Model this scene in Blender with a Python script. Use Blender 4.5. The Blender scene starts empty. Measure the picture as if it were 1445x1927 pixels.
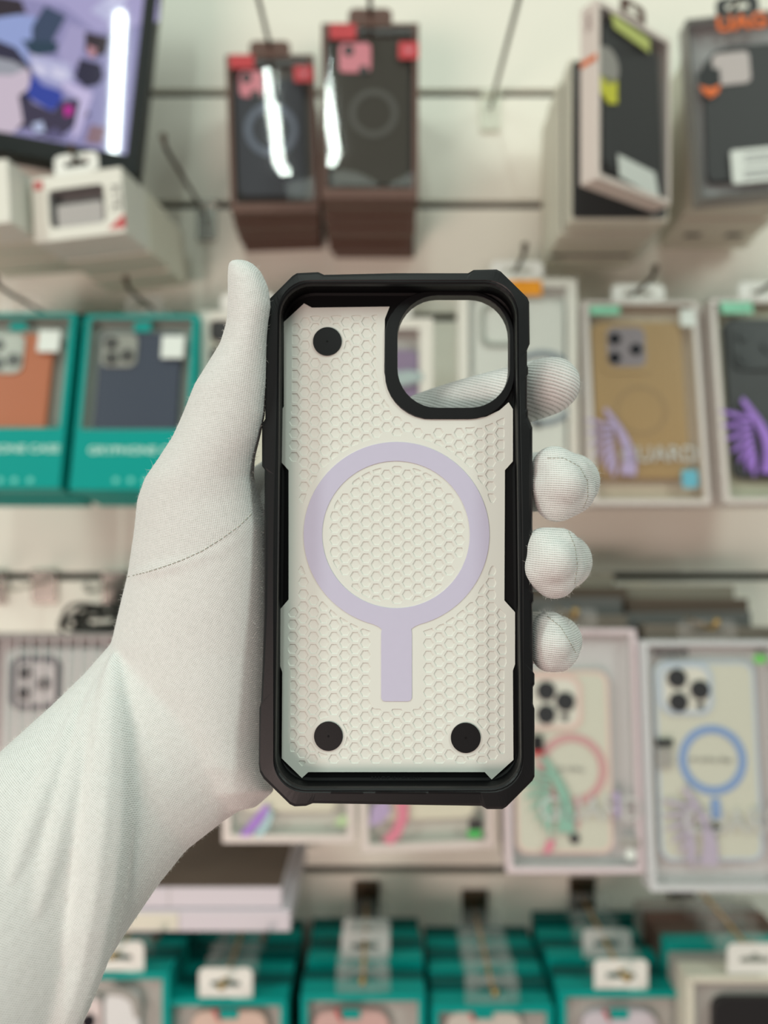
import bpy, bmesh, math, random
from mathutils import Vector, Matrix, geometry
from mathutils.bvhtree import BVHTree
random.seed(7)
S = bpy.context.scene
COL = S.collection
F, CX, CY, CZ = 1400.0, 722.5, 963.5, 1.5
WALL = 1.0
CAM = Vector((0, 0, CZ))

def P(px, py, Y):
    return Vector(((px - CX) / F * Y, Y, CZ - (py - CY) / F * Y))
def ray(px, py):
    return Vector(((px - CX) / F, 1.0, -(py - CY) / F))

# ------------------------------------------------------------------ materials
def srgb(c):
    return tuple(((v / 255.0) / 12.92 if v / 255.0 <= 0.04045 else ((v / 255.0 + 0.055) / 1.055) ** 2.4) for v in c)
MATS = {}
def mat(name, rgb, rough=0.5, metal=0.0, spec=0.5, noise=0.0, nscale=60.0, bump=0.0, bscale=300.0, sheen=0.0, coat=0.0, alpha=1.0, sss=0.0):
    if name in MATS: return MATS[name]
    m = bpy.data.materials.new(name); m.use_nodes = True
    nt = m.node_tree; b = nt.nodes['Principled BSDF']
    c = srgb(rgb) + (1,)
    b.inputs['Base Color'].default_value = c
    b.inputs['Roughness'].default_value = rough
    b.inputs['Metallic'].default_value = metal
    b.inputs['Specular IOR Level'].default_value = spec
    b.inputs['Coat Weight'].default_value = coat
    b.inputs['Alpha'].default_value = alpha
    if sheen:
        b.inputs['Sheen Weight'].default_value = sheen
        b.inputs['Sheen Roughness'].default_value = 0.4
    tc = nt.nodes.new('ShaderNodeTexCoord')
    if noise > 0:
        n = nt.nodes.new('ShaderNodeTexNoise'); n.inputs['Scale'].default_value = nscale; n.inputs['Detail'].default_value = 3
        nt.links.new(tc.outputs['Object'], n.inputs['Vector'])
        r = nt.nodes.new('ShaderNodeMapRange')
        r.inputs['To Min'].default_value = 1 - noise; r.inputs['To Max'].default_value = 1 + noise
        nt.links.new(n.outputs['Fac'], r.inputs['Value'])
        mx = nt.nodes.new('ShaderNodeMix'); mx.data_type = 'RGBA'; mx.blend_type = 'MULTIPLY'
        mx.inputs['Factor'].default_value = 1.0
        mx.inputs['A'].default_value = c
        nt.links.new(r.outputs['Result'], mx.inputs['B'])
        nt.links.new(mx.outputs['Result'], b.inputs['Base Color'])
    if bump > 0:
        n2 = nt.nodes.new('ShaderNodeTexNoise'); n2.inputs['Scale'].default_value = bscale
        nt.links.new(tc.outputs['Object'], n2.inputs['Vector'])
        bp = nt.nodes.new('ShaderNodeBump'); bp.inputs['Strength'].default_value = bump; bp.inputs['Distance'].default_value = 0.0005
        nt.links.new(n2.outputs['Fac'], bp.inputs['Height']); nt.links.new(bp.outputs['Normal'], b.inputs['Normal'])
    MATS[name] = m
    return m
def film(name, tint=(255, 255, 255), rough=0.04, ior=1.5, haze=0.0, hazergb=(220, 225, 220)):
    if name in MATS: return MATS[name]
    m = bpy.data.materials.new(name); m.use_nodes = True
    nt = m.node_tree; nt.nodes.clear()
    o = nt.nodes.new('ShaderNodeOutputMaterial'); t = nt.nodes.new('ShaderNodeBsdfTransparent'); g = nt.nodes.new('ShaderNodeBsdfGlossy')
    t.inputs['Color'].default_value = srgb(tint) + (1,)
    g.inputs['Roughness'].default_value = rough
    fr = nt.nodes.new('ShaderNodeFresnel'); fr.inputs['IOR'].default_value = ior
    mx = nt.nodes.new('ShaderNodeMixShader')
    base = t.outputs[0]
    if haze > 0:
        d = nt.nodes.new('ShaderNodeBsdfDiffuse'); d.inputs['Color'].default_value = srgb(hazergb) + (1,)
        h = nt.nodes.new('ShaderNodeMixShader'); h.inputs[0].default_value = haze
        nt.links.new(t.outputs[0], h.inputs[1]); nt.links.new(d.outputs[0], h.inputs[2]); base = h.outputs[0]
    ge = nt.nodes.new('ShaderNodeNewGeometry'); iv = nt.nodes.new('ShaderNodeMath'); iv.operation = 'SUBTRACT'; iv.inputs[0].default_value = 1.0
    mu = nt.nodes.new('ShaderNodeMath'); mu.operation = 'MULTIPLY'
    nt.links.new(ge.outputs['Backfacing'], iv.inputs[1]); nt.links.new(iv.outputs[0], mu.inputs[0]); nt.links.new(fr.outputs[0], mu.inputs[1])
    nt.links.new(mu.outputs[0], mx.inputs[0]); nt.links.new(base, mx.inputs[1]); nt.links.new(g.outputs[0], mx.inputs[2])
    nt.links.new(mx.outputs[0], o.inputs[0])
    MATS[name] = m
    return m
def glow(name, rgb, k):
    if name in MATS: return MATS[name]
    m = bpy.data.materials.new(name); m.use_nodes = True
    b = m.node_tree.nodes['Principled BSDF']
    b.inputs['Base Color'].default_value = (0.01, 0.01, 0.01, 1)
    b.inputs['Roughness'].default_value = 0.04
    b.inputs['Emission Color'].default_value = srgb(rgb) + (1,)
    b.inputs['Emission Strength'].default_value = k
    MATS[name] = m
    return m

# ------------------------------------------------------------------ mesh helpers
class MB:
    def __init__(self): self.v = []; self.f = []; self.m = []; self.mats = []
    def mi(self, m):
        if m not in self.mats: self.mats.append(m)
        return self.mats.index(m)
    def add(self, vs, fs, m):
        o = len(self.v); i = self.mi(m)
        self.v += [tuple(v) for v in vs]
        for f in fs: self.f.append([o + k for k in f]); self.m.append(i)
    def box(self, a, b, m):
        x0, y0, z0 = a; x1, y1, z1 = b
        self.add([(x0,y0,z0),(x1,y0,z0),(x1,y1,z0),(x0,y1,z0),(x0,y0,z1),(x1,y0,z1),(x1,y1,z1),(x0,y1,z1)],
                 [(0,3,2,1),(4,5,6,7),(0,1,5,4),(1,2,6,5),(2,3,7,6),(3,0,4,7)], m)
    def prism(self, poly, y0, y1, m, holes=()):
        """poly in the local (x, z) plane, front face at y0, back face at y1"""
        loops = [ccw(poly)] + [ccw(h)[::-1] for h in holes]
        flat = [p for l in loops for p in l]
        tris = geometry.tessellate_polygon([[Vector((p[0], p[1], 0)) for p in l] for l in loops])
        n = len(flat)
        vs = [(p[0], y0, p[1]) for p in flat] + [(p[0], y1, p[1]) for p in flat]
        fs = []
        for t in tris:
            a, b, c = [flat[i] for i in t]
            ar = (b[0]-a[0])*(c[1]-a[1]) - (b[1]-a[1])*(c[0]-a[0])
            if ar < 0: t = (t[0], t[2], t[1])
            fs.append(tuple(t)); fs.append((t[2]+n, t[1]+n, t[0]+n))
        o = 0
        for l in loops:
            k = len(l)
            for i in range(k):
                j = (i + 1) % k
                fs.append((o+j, o+i, o+i+n, o+j+n))
            o += k
        self.add(vs, fs, m)
    def tube(self, pts, r, m, n=10, r2=None):
        pts = [Vector(p) for p in pts]; rings = []
        up = Vector((0.13, 0.2, 0.97))
        for i, p in enumerate(pts):
            d = (pts[min(i+1, len(pts)-1)] - pts[max(i-1, 0)]).normalized()
            a = d.cross(up)
            if a.length < 1e-4: a = d.cross(Vector((1, 0, 0)))
            a.normalize(); b = d.cross(a)
            rr = r if r2 is None else r + (r2 - r) * i / (len(pts) - 1)
            rings.append([p + a * math.cos(t) * rr + b * math.sin(t) * rr for t in [2*math.pi*k/n for k in range(n)]])
        vs = [v for q in rings for v in q]; fs = []
        for i in range(len(rings) - 1):
            for k in range(n):
                j = (k + 1) % n
                fs.append((i*n+k, i*n+j, (i+1)*n+j, (i+1)*n+k))
        fs.append(tuple(range(n))[::-1]); fs.append(tuple((len(rings)-1)*n + k for k in range(n)))
        self.add(vs, fs, m)
    def ball(self, c, r, m, n=12):
        c = Vector(c); vs = []; fs = []
        for i in range(n + 1):
            t = math.pi * i / n
            for k in range(n):
                u = 2*math.pi*k/n
                vs.append(c + Vector((math.sin(t)*math.cos(u), math.sin(t)*math.sin(u), math.cos(t))) * r)
        for i in range(n):
            for k in range(n):
                j = (k+1) % n
                fs.append((i*n+k, (i+1)*n+k, (i+1)*n+j, i*n+j))
        self.add(vs, fs, m)
    def build(self, name, parent=None, bevel=0.0, smooth=False, seg=2, recalc=True):
        me = bpy.data.meshes.new(name)
        me.from_pydata(self.v, [], self.f)
        for m in self.mats: me.materials.append(m)
        for p, i in zip(me.polygons, self.m): p.material_index = i
        bm = bmesh.new(); bm.from_mesh(me)
        bmesh.ops.remove_doubles(bm, verts=bm.verts, dist=1e-7)
        if recalc: bmesh.ops.recalc_face_normals(bm, faces=bm.faces)
        if smooth:
            for f in bm.faces: f.smooth = True
        bm.to_mesh(me); bm.free()
        o = bpy.data.objects.new(name, me); COL.objects.link(o)
        if parent: o.parent = parent
        if bevel:
            b = o.modifiers.new('edge', 'BEVEL'); b.width = bevel; b.segments = seg; b.limit_method = 'ANGLE'; b.angle_limit = math.radians(40)
        return o
def ccw(p):
    p = [tuple(q[:2]) for q in p]
    a = sum(p[i][0]*p[(i+1) % len(p)][1] - p[(i+1) % len(p)][0]*p[i][1] for i in range(len(p)))
    return p if a > 0 else p[::-1]
def rrect(x0, z0, x1, z1, r, n=7):
    if x0 > x1: x0, x1 = x1, x0
    if z0 > z1: z0, z1 = z1, z0
    r = min(r, (x1-x0)/2.001, (z1-z0)/2.001)
    out = []
    for cx, cz, a in ((x1-r, z1-r, 0), (x0+r, z1-r, 90), (x0+r, z0+r, 180), (x1-r, z0+r, 270)):
        for k in range(n):
            t = math.radians(a + 90.0*k/(n-1)); out.append((cx + r*math.cos(t), cz + r*math.sin(t)))
    return out
def circ(cx, cz, r, n=40, rz=None):
    return [(cx + r*math.cos(2*math.pi*k/n), cz + (rz or r)*math.sin(2*math.pi*k/n)) for k in range(n)]

def thing(name, label, cat, M=None, group=None):
    o = bpy.data.objects.new(name, None); COL.objects.link(o)
    o.empty_display_size = 0.02
    if M is not None: o.matrix_world = M
    return tag(o, label, cat, group)
def tag(o, label, cat, group=None, kind=None):
    o['label'] = label; o['category'] = cat
    if group: o['group'] = group
    if kind: o['kind'] = kind
    return o

def text_mesh(body, size, m, name, parent, pos, width=None, depth=0.0002, M=None, bold=0.0, shear=0.0):
    """lettering standing in the local (x, z) plane, centred on pos"""
    cu = bpy.data.curves.new(name, 'FONT'); cu.body = body; cu.size = size; cu.extrude = depth; cu.offset = bold
    cu.align_x = 'CENTER'; cu.align_y = 'CENTER'; cu.shear = shear
    t = bpy.data.objects.new(name, cu); COL.objects.link(t)
    dg = bpy.context.evaluated_depsgraph_get()
    me = bpy.data.meshes.new_from_object(t.evaluated_get(dg))
    bpy.data.objects.remove(t); bpy.data.curves.remove(cu)
    xs = [v.co.x for v in me.vertices]
    k = width / (max(xs) - min(xs)) if width else 1.0
    R = Matrix.Rotation(math.radians(90), 4, 'X') @ Matrix.Diagonal((k, 1 if width else 1, 1, 1))
    me.transform(Matrix.Translation(pos) @ (M or Matrix()) @ R)
    me.name = name; me.materials.clear(); me.materials.append(m)
    o = bpy.data.objects.new(name, me); COL.objects.link(o); o.parent = parent
    return o

# ------------------------------------------------------------------ camera, world, lights
cd = bpy.data.cameras.new('camera'); cam = bpy.data.objects.new('camera', cd); COL.objects.link(cam)
cam.location = CAM; cam.rotation_euler = (math.radians(90), 0, 0)
cd.sensor_fit = 'VERTICAL'; cd.sensor_height = 36.0; cd.sensor_width = 27.0
cd.lens = 36.0 * F / 1927.0
cd.clip_start = 0.01
cd.dof.use_dof = True; cd.dof.focus_distance = 0.234; cd.dof.aperture_fstop = 5.6
S.camera = cam
S.view_settings.view_transform = 'Standard'; S.view_settings.look = 'None'; S.view_settings.gamma = 1.0
S.view_settings.use_curve_mapping = False
S.view_settings.exposure = 0.17
try: S.cycles.use_denoising = True
except Exception: pass
S.cycles.transparent_max_bounces = 24

W = bpy.data.worlds.new('shop_interior'); S.world = W; W.use_nodes = True
nt = W.node_tree; bg = nt.nodes['Background']
tc = nt.nodes.new('ShaderNodeTexCoord'); sx = nt.nodes.new('ShaderNodeSeparateXYZ'); rp = nt.nodes.new('ShaderNodeValToRGB')
mr = nt.nodes.new('ShaderNodeMapRange'); mr.inputs['From Min'].default_value = -1
nt.links.new(tc.outputs['Generated'], sx.inputs[0]); nt.links.new(sx.outputs['Z'], mr.inputs['Value'])
nt.links.new(mr.outputs['Result'], rp.inputs['Fac']); nt.links.new(rp.outputs['Color'], bg.inputs['Color'])
e = rp.color_ramp.elements
e[0].position = 0.15; e[0].color = (0.30, 0.235, 0.21, 1)
e[1].position = 0.85; e[1].color = (0.46, 0.50, 0.44, 1)
q = rp.color_ramp.elements.new(0.5); q.color = (0.22, 0.205, 0.19, 1)
bg.inputs['Strength'].default_value = 0.5

def area(name, loc, target, sx_, sy_, power, rgb):
    l = bpy.data.lights.new(name, 'AREA'); l.shape = 'RECTANGLE'; l.size = sx_; l.size_y = sy_
    l.energy = power; l.color = rgb
    o = bpy.data.objects.new(name, l); COL.objects.link(o); o.location = loc
    d = Vector(target) - Vector(loc)
    o.rotation_euler = d.to_track_quat('-Z', 'Y').to_euler()
    return o
# one ceiling tube running away from the shelf wall; the other lights are added fill
GREENISH = (0.86, 1.0, 0.91)
area('ceiling_tube_or_fill', (-0.245, -2.10, CZ + 1.70), (-0.245, -2.10, 0), 0.027, 2.3, 22.0, GREENISH)
area('ceiling_tube_or_fill', (2.40, -1.55, CZ + 1.75), (1.2, -0.8, CZ), 0.55, 1.6, 33.0, GREENISH)  # wide soft fill added on the right, kept clear of the film reflections
area('ceiling_tube_or_fill', (-2.80, -1.50, CZ + 1.75), (-1.2, -0.8, CZ), 0.55, 1.8, 45.0, GREENISH)  # unseen soft fill added on the left to brighten the fronts
area('overhead_fill', (0.25, -0.15, CZ + 1.75), (0.1, 0.5, CZ), 1.2, 0.6, 5.0, GREENISH)  # unseen overhead fill, added for brightness and faint film reflections
# added warm pink fill standing in for floor bounce, low and out of frame
area('pink_fill', (-1.35, -2.20, CZ - 1.15), (-0.10, 0.8, CZ + 0.15), 1.3, 0.7, 40.0, (1.0, 0.76, 0.69))  # unseen soft light added for the pink bounce
area('pink_fill_strip', (-0.30, 0.30, CZ - 0.62), (-0.25, 1.0, CZ + 0.35), 1.3, 0.20, 0.7, (1.0, 0.74, 0.68))  # added strip that lifts the wall and box undersides from below

# ------------------------------------------------------------------ the slatted wall
m_wall = mat('painted_slat_board', (243, 240, 228), 0.55, noise=0.03, nscale=4)
m_groove = mat('groove_shadow_brown', (30, 27, 25), 0.7)
grooves = [-35, 175, 385, 596, 812, 1085, 1265, 1450, 1637, 1830, 2040]
w = MB()
w.box((-1.5, WALL + 0.012, CZ - 0.95), (1.5, WALL + 0.03, CZ + 0.9), m_groove)
zs = [CZ + 0.9] + [CZ - (g - CY) / F for g in grooves] + [CZ - 0.95]
for i in range(len(zs) - 1):
    top = zs[i] - (0.0055 if i else 0); bot = zs[i+1] + (0.0055 if i < len(zs) - 2 else 0)
    w.box((-1.5, WALL, bot), (1.5, WALL + 0.0118, top), m_wall)
wo = w.build('wall_back'); tag(wo, 'off-white slatted display wall with dark horizontal grooves', 'wall', kind='structure')

# ------------------------------------------------------------------ hooks
m_chrome = mat('hook_chrome', (190, 188, 180), 0.22, 1.0)
m_dark_metal = mat('hook_dark_metal', (92, 80, 68), 0.35, 1.0)
m_brass = mat('hook_brass', (190, 160, 100), 0.3, 1.0)
m_tag = mat('price_tag_white', (225, 228, 212), 0.4)
def hook(x, z, ytip, label, group='display hooks in the wall grooves', m=m_dark_metal, plate=(0.026, 0.05), pm=None, tip=True, droop=0.0):
    pm = pm or m
    t = thing('display_hook', label, 'hook', Matrix.Translation((x, WALL, z)), group)
    a = MB(); pts = [(0, -0.0035, 0), (0, -0.02, 0)]
    L = WALL - ytip
    pts += [(0, -L + 0.02, -droop), (0, -L + 0.008, 0.001 - droop), (0, -L, 0.008 - droop)]
    a.tube(pts, 0.0026, m, 8)
    if tip: a.ball((0, -L, 0.008 - droop), 0.0042, m, 8)
    a.build('rod', t, smooth=True)
    b = MB(); pw, ph = plate
    b.prism(rrect(-pw/2, -ph*0.62, pw/2, ph*0.38, 0.003), -0.0045, -0.0002, pm)
    b.box((-pw/2, -0.009, ph*0.30), (pw/2, -0.0003, ph*0.40), pm)
    b.build('wall_plate', t, bevel=0.0006)
    return t

# ------------------------------------------------------------------ packages
def frame_from(TL, Y, w_, h_, yaw=0, pitch=0, roll=0):
    R = Matrix.Rotation(math.radians(yaw), 4, 'Z') @ Matrix.Rotation(math.radians(pitch), 4, 'X') @ Matrix.Rotation(math.radians(roll), 4, 'Y')
    tl = R @ Vector((-w_/2, 0, h_))
    return Matrix.Translation(P(TL[0], TL[1], Y) - tl) @ R
class Face:
    """turns picture measurements of a package front into its own (x, z) millimetres"""
    def __init__(s, M): s.M = M; s.I = M.inverted()
    def pt(s, px, py, y=0.0):
        o = s.I @ CAM; d = (s.I.to_3x3()) @ ray(px, py)
        t = (y - o.y) / d.y
        q = o + d * t
        return (q.x, q.z)
    def rr(s, x0, y0, x1, y1, r, y=0.0):
        a = s.pt(x0, (y0+y1)/2, y); b = s.pt(x1, (y0+y1)/2, y); c = s.pt((x0+x1)/2, y0, y); d = s.pt((x0+x1)/2, y1, y)
        return rrect(a[0], d[1], b[0], c[1], r)
    def ci(s, cx, cy, rpx, y=0.0, n=36):
        c = s.pt(cx, cy, y); e_ = s.pt(cx + rpx, cy, y)
        return circ(c[0], c[1], abs(e_[0] - c[0]), n)
    def poly(s, pts, y=0.0): return [s.pt(a, b, y) for a, b in pts]

def carton(parent, w_, h_, d_, win, m_out, m_in, recess=0.012, name='carton', m_front=None, r=0.002):
    b = MB(); x = w_/2
    m_front = m_front or m_out
    outer = [(-x, 0), (x, 0), (x, h_), (-x, h_)]
    b.add([(-x,0,0),(x,0,0),(x,d_,0),(-x,d_,0),(-x,0,h_),(x,0,h_),(x,d_,h_),(-x,d_,h_)],
          [(0,3,2,1),(4,5,6,7),(1,2,6,5),(2,3,7,6),(3,0,4,7)], m_out)
    loops = [ccw(outer), ccw(win)[::-1]]
    flat = loops[0] + loops[1]
    tris = geometry.tessellate_polygon([[Vector((p[0], p[1], 0)) for p in l] for l in loops])
    b.add([(p[0], 0, p[1]) for p in flat], [tuple(t) for t in tris], m_front)
    wn = ccw(win); n = len(wn)
    b.add([(p[0], 0, p[1]) for p in wn] + [(p[0], recess, p[1]) for p in wn],
          [(i, (i+1) % n, (i+1) % n + n, i + n) for i in range(n)], m_in)
    b.add([(p[0], recess, p[1]) for p in wn], [tuple(range(n))], m_in)
    o = b.build(name, parent, bevel=0.0005, seg=1)
    return o
def window_film(parent, win, m, bulge=0.0, y=0.0004, wave=None, name='window_film'):
    xs = [p[0] for p in win]; zs_ = [p[1] for p in win]
    x0, x1, z0, z1 = min(xs)-0.001, max(xs)+0.001, min(zs_)-0.001, max(zs_)+0.001
    nx, nz = 24, 40; b = MB(); vs = []; fs = []
    for j in range(nz + 1):
        for i in range(nx + 1):
            u, v = i/nx, j/nz
            yy = y - bulge * math.sin(math.pi*u)**0.8 * math.sin(math.pi*v)**0.8 if 0 < u < 1 and 0 < v < 1 else y
            if wave: yy += wave(u, v)
            vs.append((x0 + (x1-x0)*u, yy, z0 + (z1-z0)*v))
    for j in range(nz):
        for i in range(nx):
            a = j*(nx+1)+i; fs.append((a, a+1, a+nx+2, a+nx+1))
    b.add(vs, fs, m)
    return b.build(name, parent, smooth=True, recalc=False)
def hang_tab(parent, h_, m, x=0.0, tw=0.045, th=0.030, y=0.003, slot=True, d=0.0008):
    b = MB()
    holes = []
    if slot:
        hw = tw*0.28
        zc = h_ + th*0.48
        s = [(x-hw, zc), (x-hw+0.002, zc+0.003), (x-0.004, zc+0.0035), (x-0.003, zc+0.007), (x+0.003, zc+0.007), (x+0.004, zc+0.0035),
             (x+hw-0.002, zc+0.003), (x+hw, zc), (x+hw-0.002, zc-0.003), (x-hw+0.002, zc-0.003)]
        holes = [s]
    poly = [(x+tw*0.5, h_-0.004)] + [p for p in rrect(x-tw/2, h_-0.004, x+tw/2, h_+th, 0.007) if p[1] > h_] + [(x-tw*0.5, h_-0.004)]
    b.prism(poly, y, y+d, m, holes)
    return b.build('hang_tab', parent)
def slot_world(M, h_, th=0.030, x=0.0, y=0.0034):
    return M @ Vector((x, y, h_ + th*0.48 + 0.004))
def part(name, parent, m, poly, y0, y1, holes=(), bevel=0.0, label=None):
    b = MB(); b.prism(poly, y0, y1, m, holes)
    o = b.build(name, parent, bevel=bevel)
    if label: o['label'] = label
    return o
def rear_boxes(first, n, name, M, w_, h_, d_, m_out, label, group, cat='box', tab=None, tabth=0.030, jit=0.002, drop=0.0, gap=0.0022, world=False, m_front=None):
    """the boxes hanging behind the front one, each a thing of its own"""
    words = ['second', 'third', 'fourth', 'fifth', 'sixth', 'seventh', 'eighth']
    for k in range(1, n + 1):
        if world: off = Matrix.Translation((random.uniform(-jit, jit), k*(d_+gap), random.uniform(-jit, jit) - drop*min(k, 2)))
        M2 = off @ M if world else M @ Matrix.Translation((random.uniform(-jit, jit), k*(d_+gap), random.uniform(-jit, jit) - drop*min(k, 2)))
        M2 = M2 @ Matrix.Rotation(math.radians(-random.uniform(0.3, 0.5) if world else -random.uniform(0.2, 0.6)), 4, 'X')
        t = thing(name, label % words[k-1], cat, M2, group)
        b = MB(); b.box((-w_/2, 0, 0), (w_/2, d_ - 0.0036, h_), m_out)
        if m_front:
            b.prism(rrect(-w_/2+0.006, 0.008, w_/2-0.006, h_-0.008, 0.004), -0.0002, 0.0003, m_front)
        b.build('carton', t, bevel=0.001)
        if tab: hang_tab(t, h_, tab, th=tabth)

m_teal = mat('teal_card', (0, 152, 144), 0.5, spec=0.15, noise=0.03)
m_teal_shade = mat('shaded_teal_card', (0, 92, 88), 0.5, spec=0.15)  # shade on the rear cartons put into a darker teal
m_teal_d = mat('teal_card_inside', (150, 160, 152), 0.5)
m_white = mat('white_card', (226, 224, 214), 0.45)
m_ivory = mat('ivory_card', (216, 212, 196), 0.5)
m_grey = mat('grey_card', (158, 156, 150), 0.5)
m_inner_grey = mat('pale_grey_tray', (176, 174, 168), 0.5)
m_brown = mat('brown_card', (98, 70, 60), 0.55, noise=0.05)
m_black = mat('black_plastic', (26, 27, 29), 0.42)
m_black2 = mat('charcoal_plastic', (48, 49, 50), 0.5)
m_red = mat('red_label', (192, 50, 58), 0.45)
m_pink = mat('pink_insert', (208, 128, 140), 0.55)
m_clear = film('clear_film', rough=0.035)
m_crystal = film('clear_box_film', rough=0.12, haze=0.05)
m_tabclear = film('clear_tab_plastic', rough=0.25, haze=0.08, hazergb=(225, 225, 222))
m_tabfrost = film('frosted_tab_plastic', rough=0.25, haze=0.55, hazergb=(228, 228, 226))
m_tabwhite = mat('white_tab', (232, 232, 226), 0.35)
m_lens = mat('lens_black', (13, 13, 24), 0.2)

# --- the two stacks of dark brown boxes hanging at the top centre
def dark_stack(TL, Y, w_, h_, roll, yaw, n, d_, which, ring_m, case_px, ins_px, red_px, red2_px, ring_px, wave, label, case_m):
    M = frame_from(TL, Y, w_, h_, yaw, 0, roll); fc = Face(M)
    t = thing('phone_case_box', label, 'box', M, 'dark brown phone case boxes')
    win = rrect(-w_/2+0.006, 0.012, w_/2-0.006, h_-0.004, 0.003)
    carton(t, w_, h_, d_, win, m_brown, mat('dark_tray', (70, 62, 56), 0.5), 0.014)
    part('case', t, case_m, fc.rr(*case_px, 0.010, 0.004), 0.0045, 0.0125, bevel=0.0015)
    a = fc.ci(*ring_px, 0.004); c = fc.ci(ring_px[0], ring_px[1], ring_px[2]*0.74, 0.004)
    part('magnet_ring', t, ring_m, a, 0.0040, 0.0048, [c])
    ins = part('camera_insert', t, m_pink, fc.rr(*ins_px, 0.006, 0.003), 0.0030, 0.0046, bevel=0.0008)
    cx, cy = ins_px[0] + 0.30*(ins_px[2]-ins_px[0]), ins_px[1] + 0.27*(ins_px[3]-ins_px[1])
    part('lens_hole', ins, m_black, fc.ci(cx, cy, 10, 0.0026), 0.0026, 0.0031)
    part('lens_hole', ins, m_black, fc.ci(ins_px[2]-14, ins_px[3]-4, 9, 0.0026), 0.0026, 0.0031)
    part('red_corner_label', t, m_red, fc.rr(*red_px, 0.001), -0.0006, 0.0002)
    rb = part('red_square_sticker', t, m_red, fc.rr(*red2_px, 0.0015), -0.0014, -0.0008 + 0.0006)
    cc = ((red2_px[0]+red2_px[2])/2, (red2_px[1]+red2_px[3])/2)
    part('sticker_mark', rb, m_pink, fc.poly([(cc[0]-8, cc[1]-2), (cc[0]-4, cc[1]-6), (cc[0], cc[1]-2), (cc[0]+4, cc[1]-6), (cc[0]+8, cc[1]-2), (cc[0], cc[1]+8)]), -0.0017, -0.0013)
    window_film(t, win, m_clear, 0.0, wave=wave)
    hang_tab(t, h_, m_brown, tw=0.048, th=0.018, d=0.0012, slot=False)
    sm = MB(); q = slot_world(M, h_, 0.018)
    lab = 'dark brown carton in the ' + which + ' of the two dark stacks, %s from front'
    rear_boxes(t, n, 'phone_case_box', M, w_, h_, d_, m_brown, lab, 'dark brown phone case boxes', jit=0.0030, gap=0.0030)
    return M, q
def wave1(u, v):
    return -0.0034*max(0, (0.26 - v)/0.26)**2 - 0.0060*u*max(0, (0.32 - v)/0.32)**2 + max(0, v-0.94)*0.020
def wave2(u, v):
    return -0.0050*max(0, (0.20 - v)/0.20)**2 * (1 + 0.3*math.sin(7*u)) + max(0, v-0.945)*0.021
M1, q1 = dark_stack((424, 103), 0.875, 0.104, 0.186, -2.0, 2.8, 4, 0.0245, 'left',
    mat('blue_grey_ring', (92, 100, 116), 0.5), (446, 148, 572, 368), (450, 133, 494, 182), (432, 103, 478, 129), (553, 125, 590, 155), (510, 244, 50), wave1,
    'dark brown windowed case box with blue-grey ring, hanging left of its taller twin', mat('slate_case', (62, 64, 70), 0.55, spec=0.15))
M2, q2 = dark_stack((605, 43), 0.815, 0.1065, 0.1925, 0.2, -0.15, 6, 0.0255, 'right',
    mat('dim_ring', (68, 65, 59), 0.5), (628, 72, 770, 346), (638, 80, 698, 136), (620, 45, 670, 74), (750, 80, 788, 112), (703, 213, 46), wave2,
    'dark brown windowed case box at the front of the taller dark stack', mat('taupe_black_case', (62, 59, 53), 0.55, spec=0.15))
hook(q1.x, q1.z, 0.745, 'hook through the tabs of the left dark box stack')
hook(q2.x, q2.z, 0.72, 'hook through the tabs of the taller dark box stack')
# empty hooks on the bare wall
h1 = P(922, 205, WALL); hook(h1.x, h1.z, 0.77, 'empty display hook with pale plate, on bare wall right of the dark stacks', pm=m_tag)
h2 = P(390, 410, WALL); hook(h2.x, h2.z, 0.80, 'empty display hook with shiny plate, below left of the dark stacks', pm=m_chrome)

# --- white window boxes under the monitor
def white_stack(TL, w_, h_, d_, yaw, roll, Y, n, label, lab2, details):
    M = frame_from(TL, Y, w_, h_, yaw, 0, roll); fc = Face(M)
    t = thing('accessory_box', label, 'box', M, 'white accessory boxes below the monitor')
    win = fc.rr(93, 352, 197, 424, 0.006) if details else rrect(-w_*0.3, h_*0.12, w_*0.25, h_*0.75, 0.006)
    carton(t, w_, h_, d_, win, m_white, mat('box_inside_grey', (140, 138, 138), 0.5), 0.02)
    xs = [p[0] for p in win]; zs_ = [p[1] for p in win]
    part('wallet_tray', t, mat('soft_grey_product', (178, 174, 172), 0.6), rrect(min(xs)+0.006, min(zs_)+0.001, max(xs)-0.004, min(zs_)+0.62*(max(zs_)-min(zs_)), 0.003), 0.004, 0.016, bevel=0.001)
    part('dark_strip', t, m_black2, rrect(min(xs)+0.010, min(zs_)+0.64*(max(zs_)-min(zs_)), max(xs)-0.002, min(zs_)+0.72*(max(zs_)-min(zs_)), 0.001), 0.006, 0.015)
    window_film(t, win, m_clear)
    if details:
        part('red_triangle', t, m_red, fc.poly([(204, 431), (236, 428), (234, 402)]), -0.0004, 0.0002)
        part('red_square', t, m_red, fc.rr(64, 342, 80, 357, 0.0005), -0.0004, 0.0002)
        c = fc.pt(218, 372)
        text_mesh('KTE', 0.016, mat('grey_print', (96, 96, 94), 0.6), 'printed_lettering', t, (c[0], -0.0003, c[1]), M=Matrix.Rotation(math.radians(90), 4, 'Y'))
    hang_tab(t, h_, m_tabwhite, tw=0.050, th=0.022, d=0.001)
    rear_boxes(t, n, 'accessory_box', M, w_, h_, d_, m_ivory, lab2, 'white accessory boxes below the monitor', jit=0.003)
    return M
MA = white_stack((57, 336), 0.103, 0.070, 0.058, -7, -4, 0.80, 2,
    'white window box with red corner triangle hanging below the monitor', 'plain white carton behind the red-cornered window box, %s in its stack', True)
q = slot_world(MA, 0.070, 0.022); hook(q.x, q.z, 0.785, 'hook through the tab of the red-cornered white box')
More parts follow.
